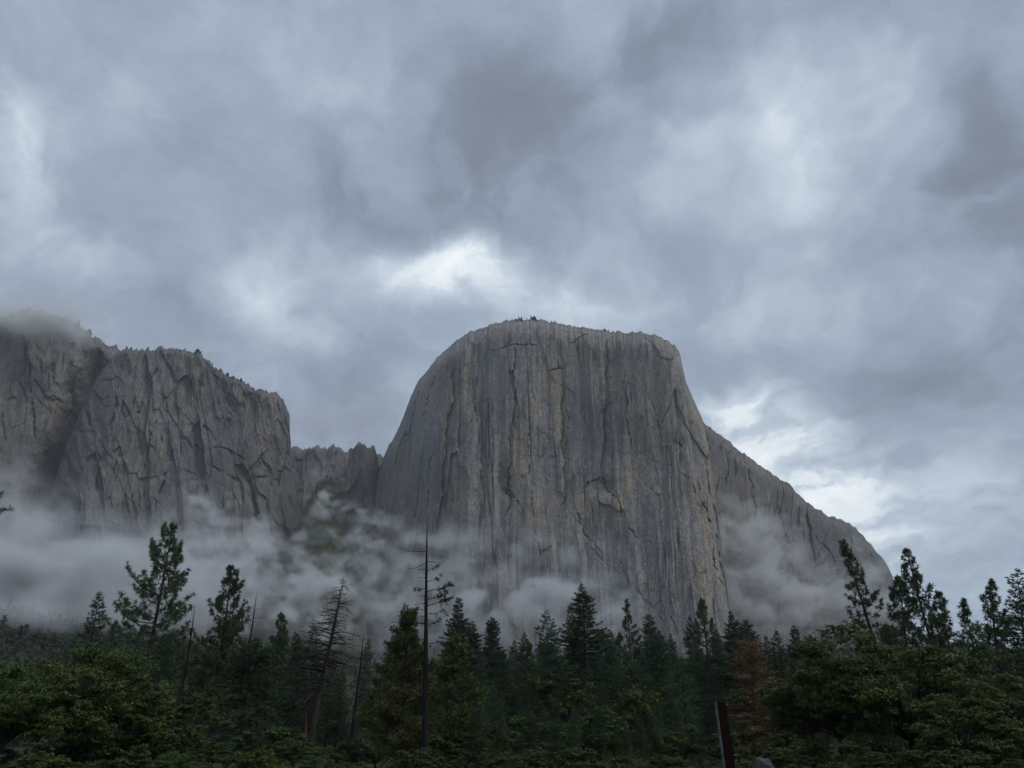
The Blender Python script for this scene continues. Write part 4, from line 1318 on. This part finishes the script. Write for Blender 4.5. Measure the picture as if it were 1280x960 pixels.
# ---- small trees on the cliff rims
def tiny_conifer(seed, h=12.0, w=2.3):
    rng = np.random.RandomState(seed)
    mb = MB()
    mb.tube(np.array([[0, 0, -2.5], [0, 0, h * 0.6], [0, 0, h]]), [0.28, 0.2, 0.04], 4)
    n = 90
    u = rng.rand(n) ** 1.2
    a = rng.rand(n) * 6.28
    L = w * ((1 - u) ** 0.7 + 0.08) * rng.uniform(0.5, 1.1, n)
    z = h * (0.15 + 0.83 * u)
    p = np.stack([np.zeros(n), np.zeros(n), z], 1)
    d = np.stack([np.cos(a), np.sin(a), rng.normal(-0.15, 0.25, n)], 1)
    s = unit(np.cross(d, rng.normal(0, 1, (n, 3)))) * 0.75
    mb.quads(p, p + d * L[:, None] * 0.6 + s, p + d * L[:, None], p + d * L[:, None] * 0.6 - s)
    return mb.mesh('rim_conifer', M_FARTREE)


tiny = [tiny_conifer(100 + i, h=(12, 10, 13, 9)[i], w=(2.8, 3.6, 2.2, 4.2)[i]) for i in range(4)]


def rim_tree(rim, px, py, hpx, lab, grp, i):
    P = rim_point(rim, px, py)
    D = math.hypot(P[0], P[1])
    hm = hpx * D / FPX
    o = add('rim_conifer', tiny[i % 4], None, lab, 'tree', grp)
    k = 1.008
    o.location = (P[0] * k, P[1] * k, P[2] - 2.5)
    s = (hm + 2.5) / (12, 10, 13, 9)[i % 4]
    o.scale = (s * rg.uniform(.8, 1.7), s * rg.uniform(.8, 1.7), s)
    o.rotation_euler = (rg.uniform(-.06, .06), rg.uniform(-.06, .06), rg.uniform(0, 6.28))


i = 0
for x in [586, 592, 600, 604, 606, 614, 620, 628, 631, 634, 640, 645, 648, 651, 653, 656, 658, 661, 664, 667, 669, 673, 676, 680, 684, 689, 694, 697, 702, 706, 711, 714, 718, 722, 727, 731, 740, 749, 752, 755, 760, 766, 772, 775, 778, 783, 787, 792, 797, 801, 806, 812, 817, 822, 828, 834]:
    tall = 11 if x in (648, 651, 664, 667) else 9 if x in (645, 653, 669) else rg.choice([rg.uniform(3, 5), rg.uniform(4, 8)])
    rim_tree(MAIN_LABEL, x, 405, tall, 'tiny conifer on the domed top of the granite monolith', 'conifers on the monolith top', i)
    i += 1
for x in [152, 158, 176, 179, 186, 190, 212, 220, 226, 231, 238, 243, 247, 252, 256, 260, 264, 268, 272, 276, 280, 285, 290, 293, 297, 303, 308, 313, 320, 328, 336, 344]:
    rim_tree(BUTTRESS_LABEL, x, 460, rg.uniform(4, 9), 'tiny conifer along the sloping rim of the grey buttress', 'conifers on the buttress rim', i)
    i += 1
for x in [8, 20, 30, 44, 62, 78, 96, 112, 122, 127, 134]:
    rim_tree(WALL_LABEL, x, 410, rg.uniform(4, 9), 'tiny conifer on the cloud-veiled summit of the broad wall', 'conifers on the cloudy wall summit', i)
    i += 1
for x in [438, 443, 448, 455, 461, 466]:
    rim_tree(PIN_LABEL, x, 560, rg.uniform(3, 6), 'tiny conifer on the flat top of the squat rock tower', 'conifers on the rock tower', i)
    i += 1
for x in [924, 973, 976, 1052, 1057]:
    rim_tree(WING_LABEL, x, 600, rg.uniform(3, 4.5), 'tiny conifer on the crest of the long sloping shoulder', 'conifers on the shoulder crest', i)
    i += 1


# ---- distant wood on hillside and talus (one mass)
def far_wood():
    rng = np.random.RandomState(17)
    mb = MB()
    n = 5200
    a = np.concatenate([rng.uniform(-0.72, -0.30, 3000), rng.uniform(-0.42, 0.62, n - 3000)])
    r = np.concatenate([rng.uniform(330, 1250, 3000) , rng.uniform(360, 1480, n - 3000)])
    g = rng.uniform(1400, 1950, 500)
    a = np.concatenate([a, rng.normal(-0.245, 0.04, 500)])
    r = np.concatenate([r, g])
    z = ground_z(r, a)
    base = np.stack([r * np.sin(a), r * np.cos(a), z], 1)
    n = len(a)
    hh = rng.uniform(6, 13, n)
    con = rng.rand(n) < 0.45
    hh = np.where(con, hh * 1.5, hh)
    per = 44
    B = np.repeat(base, per, 0)
    H = np.repeat(hh, per)
    c = np.repeat(con, per)
    m_ = n * per
    u = rng.rand(m_)
    th = rng.rand(m_) * 6.28
    rad_con = 0.20 * H * (1 - u) ** 0.8
    zz_round = np.sqrt(np.clip(1 - (2 * u - 1) ** 2, 0, 1))
    rad = np.where(c, rad_con, 0.46 * H * zz_round) * rng.uniform(0.6, 1.05, m_)
    P = B + np.stack([np.cos(th) * rad, np.sin(th) * rad, H * (0.12 + 0.88 * u)], 1)
    d = unit(np.stack([np.cos(th), np.sin(th), rng.normal(0.1, 0.5, m_)], 1) + rng.normal(0, 0.4, (m_, 3)))
    s = unit(np.cross(d, rng.normal(0, 1, (m_, 3))))
    sz = (0.085 * H)[:, None]
    mb.tris(P - d * sz + s * sz, P - d * sz - s * sz, P + d * sz * 1.6)
    add('far_wood', mb.mesh('far_wood', M_FARTREE), kind='stuff', label='hazy distant woodland on the hillside and talus below the cliffs', cat='woodland')


far_wood()


# ------------------------------------------------------------------ red post and boulder
def box_mesh(name, sx, sy, sz, mat, bevel=0.0, taper=1.0):
    import bmesh
    bm = bmesh.new()
    bmesh.ops.create_cube(bm, size=1.0)
    for v in bm.verts:
        k = taper if v.co.z > 0 else 1.0
        v.co = Vector((v.co.x * sx * k, v.co.y * sy, (v.co.z + 0.5) * sz))
    if bevel:
        bmesh.ops.bevel(bm, geom=bm.edges[:], offset=bevel, segments=2, affect='EDGES')
    me = bpy.data.meshes.new(name)
    bm.to_mesh(me)
    bm.free()
    me.materials.append(mat)
    return me


def plain(name, c1, c2, rough, sc=18.0, metal=0.0):
    m_, N = new_mat(name)
    pos = N.n('ShaderNodeTexCoord').outputs['Object']
    a = N.noise(N.v('MULTIPLY', pos, (1, 1, 0.25)), sc, 6, 0.65)
    b = N.n('ShaderNodeBsdfPrincipled', {'Base Color': N.mix(N.maprange(a, .38, .65), c1, c2), 'Roughness': rough, 'Metallic': metal, 'Specular IOR Level': 0.12})
    out(N, b.outputs[0])
    return m_


M_RED = plain('weathered_red_paint', (0.007, 0.0014, 0.0013), (0.013, 0.0022, 0.002), 0.75)
M_WHITE = plain('chipped_white_paint', (0.08, 0.083, 0.083), (0.22, 0.225, 0.225), 0.6, 40)
M_IRON = plain('dark_iron', (0.02, 0.02, 0.02), (0.05, 0.045, 0.04), 0.6, 30)


def red_post():
    D = 6.5
    tp = at(900.5, 878, D)
    lp = at(912.0, 958, D)
    k = tp[2] / (tp[2] - lp[2])
    base = tp + (lp - tp) * k
    ax = Vector(tp - base)
    H = ax.length
    root = bpy.data.objects.new('marker_post', None)
    COL.objects.link(root)
    root.rotation_mode = 'QUATERNION'
    root.rotation_quaternion = Vector((0, 0, 1)).rotation_difference(ax.normalized())
    root.location = base
    root['label'] = 'leaning dark red marker post with a white painted edge'
    root['category'] = 'post'
    w = 0.078
    add('board', box_mesh('board', w, 0.045, H, M_RED, 0.005, 0.92), root)
    e = add('edge_strip', box_mesh('edge_strip', 0.007, 0.05, H * 0.32, M_WHITE, 0.002), root)
    e.location = (-w * 0.46 - 0.0065, 0, H * 0.68)
    e.rotation_euler = (0, 0.006, 0)
    f = add('edge_strip', box_mesh('edge_strip', 0.008, 0.046, H * 0.66, M_IRON, 0.002), root)
    f.location = (-w * 0.5 - 0.006, 0, H * 0.01)
    c = add('finial', box_mesh('finial', 0.016, 0.02, 0.032, M_IRON, 0.004, 0.6), root)
    c.location = (-w * 0.46 - 0.004, 0, H + 0.001)
    for zz, ln in ((H - 0.018, 0.03), (H - 0.375, 0.045)):
        b = MB()
        b.tube(np.array([[0, 0, 0], [ln * .6, 0, 0.002], [ln, 0, 0.0]]), [0.004, 0.0035, 0.002], 6)
        o = add('wire_end', b.mesh('wire_end', M_WHITE, True), root)
        o.location = (w * 0.47, 0, zz)


red_post()


def boulder():
    import bmesh
    tp = at(956, 947, 15.0)
    bm = bmesh.new()
    bmesh.ops.create_icosphere(bm, subdivisions=5, radius=1.0)
    V = np.array([v.co[:] for v in bm.verts])
    rng = np.random.RandomState(21)
    # planes cut through a ball give angular granite faces
    n = unit(rng.normal(0, 1, (15, 3)))
    dd = rng.uniform(0.62, 0.9, 15)
    n = np.concatenate([n, unit(np.array([[0.62, -0.25, 0.72], [-0.85, -0.1, 0.55], [0.1, -1.0, 0.1]]))])
    dd = np.concatenate([dd, [0.50, 0.50, 0.72]])
    r = np.ones(len(V))
    for a, b in zip(n, dd):
        c = V @ a
        r = np.where(c > 1e-3, np.minimum(r, b / np.maximum(c, 1e-3)), r)
    V = V * r[:, None]
    V = V * (1 + 0.03 * fbm(V[:, :1] * 4 + V[:, 2:] * 3, V[:, 1:2] * 4 + V[:, 2:] * 2, 4))
    V *= np.array([0.62, 0.8, 1.3])
    for v, c in zip(bm.verts, V):
        v.co = c
    me = bpy.data.meshes.new('boulder')
    bm.to_mesh(me)
    bm.free()
    m_, N = new_mat('boulder_granite')
    pos = N.n('ShaderNodeTexCoord').outputs['Object']
    a = N.noise(pos, 3.0, 7, 0.65)
    b_ = N.noise(pos, 22.0, 5, 0.6)
    col = N.mix(N.maprange(a, .38, .62), (0.035, 0.038, 0.042), (0.095, 0.10, 0.108))
    col = N.mix(N.maprange(b_, .45, .7, 0, .6), col, (0.06, 0.065, 0.06))
    bp = N.n('ShaderNodeBump', {'Height': b_, 'Strength': 0.6, 'Distance': 0.03})
    bs = N.n('ShaderNodeBsdfPrincipled', {'Base Color': col, 'Roughness': 0.8, 'Normal': bp.outputs[0], 'Specular IOR Level': 0.15})
    out(N, bs.outputs[0])
    me.materials.append(m_)
    o = add('boulder', me, None, 'grey angular granite boulder beside the red post', 'boulder')
    top = V[:, 2].max()
    o.location = (tp[0] - float(V[V[:, 2].argmax(), 0]), tp[1], tp[2] - top)


boulder()


# ------------------------------------------------------------------ mist banks and haze
def mist(name, label, blobs, res, dens=0.010, nscale=0.010, thr=0.44, wid=0.22, seed=0.0, pad=2.1, stretch=(1, 1, 1.5), floor=0.0, thin=0.40):
    """blobs: (px, py, depth Y, half sizes in metres x y z, weight) -> a volume of vapour with wispy edges"""
    C = [(at(px, py, D), np.array(r, float) * np.array([1.0, thin, 1.0]), w) for (px, py, D, r, w) in blobs]
    lo = np.min([c - r * pad for c, r, _ in C], axis=0)
    hi = np.max([c + r * pad for c, r, _ in C], axis=0)
    ng = bpy.data.node_groups.new(name, 'GeometryNodeTree')
    ng.interface.new_socket('Geometry', in_out='INPUT', socket_type='NodeSocketGeometry')
    ng.interface.new_socket('Geometry', in_out='OUTPUT', socket_type='NodeSocketGeometry')
    G = NT(ng)
    pos = G.n('GeometryNodeInputPosition').outputs[0]
    off = G.v('ADD', pos, (seed * 371.0, seed * 113.0, seed * 57.0))
    w = G.v('SUBTRACT', G.noise(off, nscale * 0.9, 4, 0.55, out='Color'), (.5, .5, .5))
    w = G.v('MULTIPLY', w, tuple(float(0.9 / nscale * k) for k in (1.0, 0.35, 0.9)))
    pw = G.v('ADD', pos, w)
    acc = None
    for c, r, wt_ in C:
        q = G.v('MULTIPLY', G.v('SUBTRACT', pw, tuple(map(float, c))), tuple(float(1 / x) for x in r))
        g = G.m('MULTIPLY', G.m('EXPONENT', G.m('MULTIPLY', G.v('DOT_PRODUCT', q, q, out=1), -1.0)), float(wt_))
        acc = g if acc is None else G.m('ADD', acc, g)
    nz = G.noise(G.v('MULTIPLY', G.v('ADD', off, w), tuple(map(float, stretch))), nscale * 1.6, 6, 0.58)
    nn = G.maprange(nz, thr, thr + wid, floor, 1.0)
    den = G.m('MULTIPLY', acc, nn)
    # nothing left at the borders of the box
    cen = tuple(float(x) for x in (lo + hi) / 2)
    inv = tuple(float(2 / x) for x in (hi - lo))
    b = G.v('ABSOLUTE', G.v('MULTIPLY', G.v('SUBTRACT', pos, cen), inv))
    s3 = G.n('ShaderNodeSeparateXYZ', {0: b})
    mx = G.m('MAXIMUM', s3.outputs[0], G.m('MAXIMUM', s3.outputs[1], s3.outputs[2]))
    den = G.m('MULTIPLY', den, G.maprange(mx, 0.98, 0.80))
    den = G.m('MULTIPLY', den, dens)
    den = G.m('SUBTRACT', den, dens * 0.01)
    den = G.m('MAXIMUM', den, 0.0)
    vc = G.n('GeometryNodeVolumeCube', {'Density': den, 'Background': 0.0, 'Min': tuple(map(float, lo)), 'Max': tuple(map(float, hi)),
                                        'Resolution X': res[0], 'Resolution Y': res[1], 'Resolution Z': res[2]})
    sm = G.n('GeometryNodeSetMaterial', {'Geometry': vc.outputs[0], 'Material': M_CLOUD if name.startswith('cloud') else M_MIST})
    go = G.n('NodeGroupOutput')
    G.n('NodeGroupInput')
    ng.links.new(sm.outputs[0], go.inputs[0])
    me = bpy.data.meshes.new(name)
    o = add(name, me, None, label, 'mist', None, 'stuff')
    md = o.modifiers.new('mist', 'NODES')
    md.node_group = ng
    return o


M_MIST, N = new_mat('vapour')
pv = N.n('ShaderNodeVolumePrincipled', {'Color': (0.965, 0.98, 1.0, 1), 'Density': 1.0, 'Anisotropy': 0.15})
pv.inputs['Density Attribute'].default_value = 'density'
out(N, vol=pv.outputs[0])
M_CLOUD, N = new_mat('cloud_vapour')
pv = N.n('ShaderNodeVolumePrincipled', {'Color': (0.99, 0.995, 1.0, 1), 'Density': 1.0, 'Anisotropy': 0.0})
pv.inputs['Density Attribute'].default_value = 'density'
out(N, vol=pv.outputs[0])

mist('mist_bank', 'thick pale mist bank hiding the foot of the broad wall',
     [(-30, 725, 900, (150, 90, 46), 1.2), (60, 728, 900, (120, 90, 36), 1.3), (150, 735, 920, (110, 90, 34), 1.0), (20, 665, 1100, (90, 80, 50), .7), (-10, 620, 1250, (60, 60, 60), .7),
      (110, 690, 1100, (130, 80, 32), .7), (230, 720, 1050, (80, 80, 56), .7), (190, 765, 880, (80, 70, 18), .6), (70, 768, 640, (70, 60, 10), .8), (0, 762, 640, (70, 60, 11), .9), (130, 778, 640, (50, 60, 10), .5)],
     (190, 60, 110), dens=0.055, thr=0.42, wid=0.20, seed=1.0, floor=0.06, nscale=0.012)
mist('mist_wisp', 'ragged mist wisps drifting up before the buttress and gap',
     [(245, 640, 1400, (50, 70, 46), .9), (310, 715, 1200, (110, 80, 46), 1.1), (380, 735, 1150, (90, 80, 42), 1.1), (330, 665, 1300, (80, 70, 24), .8), (405, 622, 1450, (34, 60, 44), .9),
      (440, 655, 1400, (50, 60, 32), .9), (470, 690, 1350, (46, 60, 60), .8), (350, 770, 1050, (110, 80, 30), .7), (480, 760, 1150, (80, 80, 54), .6), (270, 690, 1200, (60, 60, 40), .6)],
     (190, 60, 120), dens=0.075, thr=0.50, wid=0.16, seed=2.0, floor=0.02, nscale=0.015)
mist('mist_veil', 'thin mist veil lying along the foot of the monolith',
     [(540, 770, 1130, (120, 80, 56), .7), (640, 760, 1130, (130, 80, 42), .9), (700, 765, 1130, (80, 80, 36), .7), (570, 690, 1200, (90, 60, 38), .6), (690, 690, 1200, (90, 60, 24), .5),
      (620, 660, 1230, (90, 60, 22), .4), (760, 770, 1100, (70, 60, 30), .4), (520, 730, 1200, (60, 60, 66), .6), (840, 800, 1100, (90, 60, 26), .3)],
     (190, 50, 110), dens=0.042, thr=0.47, wid=0.18, seed=3.0, floor=0.04, nscale=0.013)
mist('mist_plume', 'dense mist plume rising in front of the long shoulder',
     [(930, 720, 1565, (66, 60, 100), 1.2), (960, 690, 1605, (60, 60, 80), 1.0), (990, 750, 1605, (100, 70, 60), 1.1), (920, 650, 1565, (40, 50, 50), .9), (1050, 745, 1675, (80, 60, 46), .9),
      (1090, 740, 1725, (60, 60, 50), .7), (1080, 690, 1775, (40, 50, 40), .5), (1130, 770, 1725, (60, 60, 40), .6)],
     (150, 60, 130), dens=0.048, thr=0.43, wid=0.20, seed=4.0, floor=0.05, nscale=0.012)
mist('cloud_cap', 'low cloud settling over the summit of the broad wall',
     [(0, 398, 1630, (130, 120, 26), 1.0), (55, 394, 1630, (90, 100, 30), 1.3), (102, 412, 1650, (50, 90, 22), .9), (-50, 392, 1630, (110, 110, 40), .9)],
     (110, 60, 70), dens=0.030, thr=0.36, wid=0.24, seed=5.0, floor=0.15, nscale=0.011)
mist('cloud_pocket', 'grey cloud filling the gap behind the rock tower',
     [(400, 530, 2460, (110, 60, 40), 1.0), (450, 520, 2460, (90, 60, 50), 1.0), (490, 500, 2460, (70, 60, 60), .8), (385, 556, 2200, (60, 24, 20), .6), (405, 585, 2170, (50, 20, 30), .35), (480, 575, 2170, (30, 20, 26), .35)],
     (110, 60, 70), dens=0.008, thr=0.34, wid=0.26, seed=6.0, floor=0.3, nscale=0.010, thin=1.0)

M_HAZE, N = new_mat('valley_air')
pv = N.n('ShaderNodeVolumePrincipled', {'Color': (0.92, 0.95, 1.0, 1), 'Density': 0.00006, 'Anisotropy': 0.1})
out(N, vol=pv.outputs[0])
hz = MB()
x0, x1, y0, y1, z0, z1 = -2600, 2600, -300, 3600, -1.5, 1500
c = np.array([[x0, y0, z0], [x1, y0, z0], [x1, y1, z0], [x0, y1, z0], [x0, y0, z1], [x1, y0, z1], [x1, y1, z1], [x0, y1, z1]], float)
hz.put(c, [[0, 3, 2, 1], [4, 5, 6, 7], [0, 1, 5, 4], [1, 2, 6, 5], [2, 3, 7, 6], [3, 0, 4, 7]])
add('haze', hz.mesh('haze', M_HAZE), None, 'pale damp air filling the whole valley', 'haze', None, 'stuff')
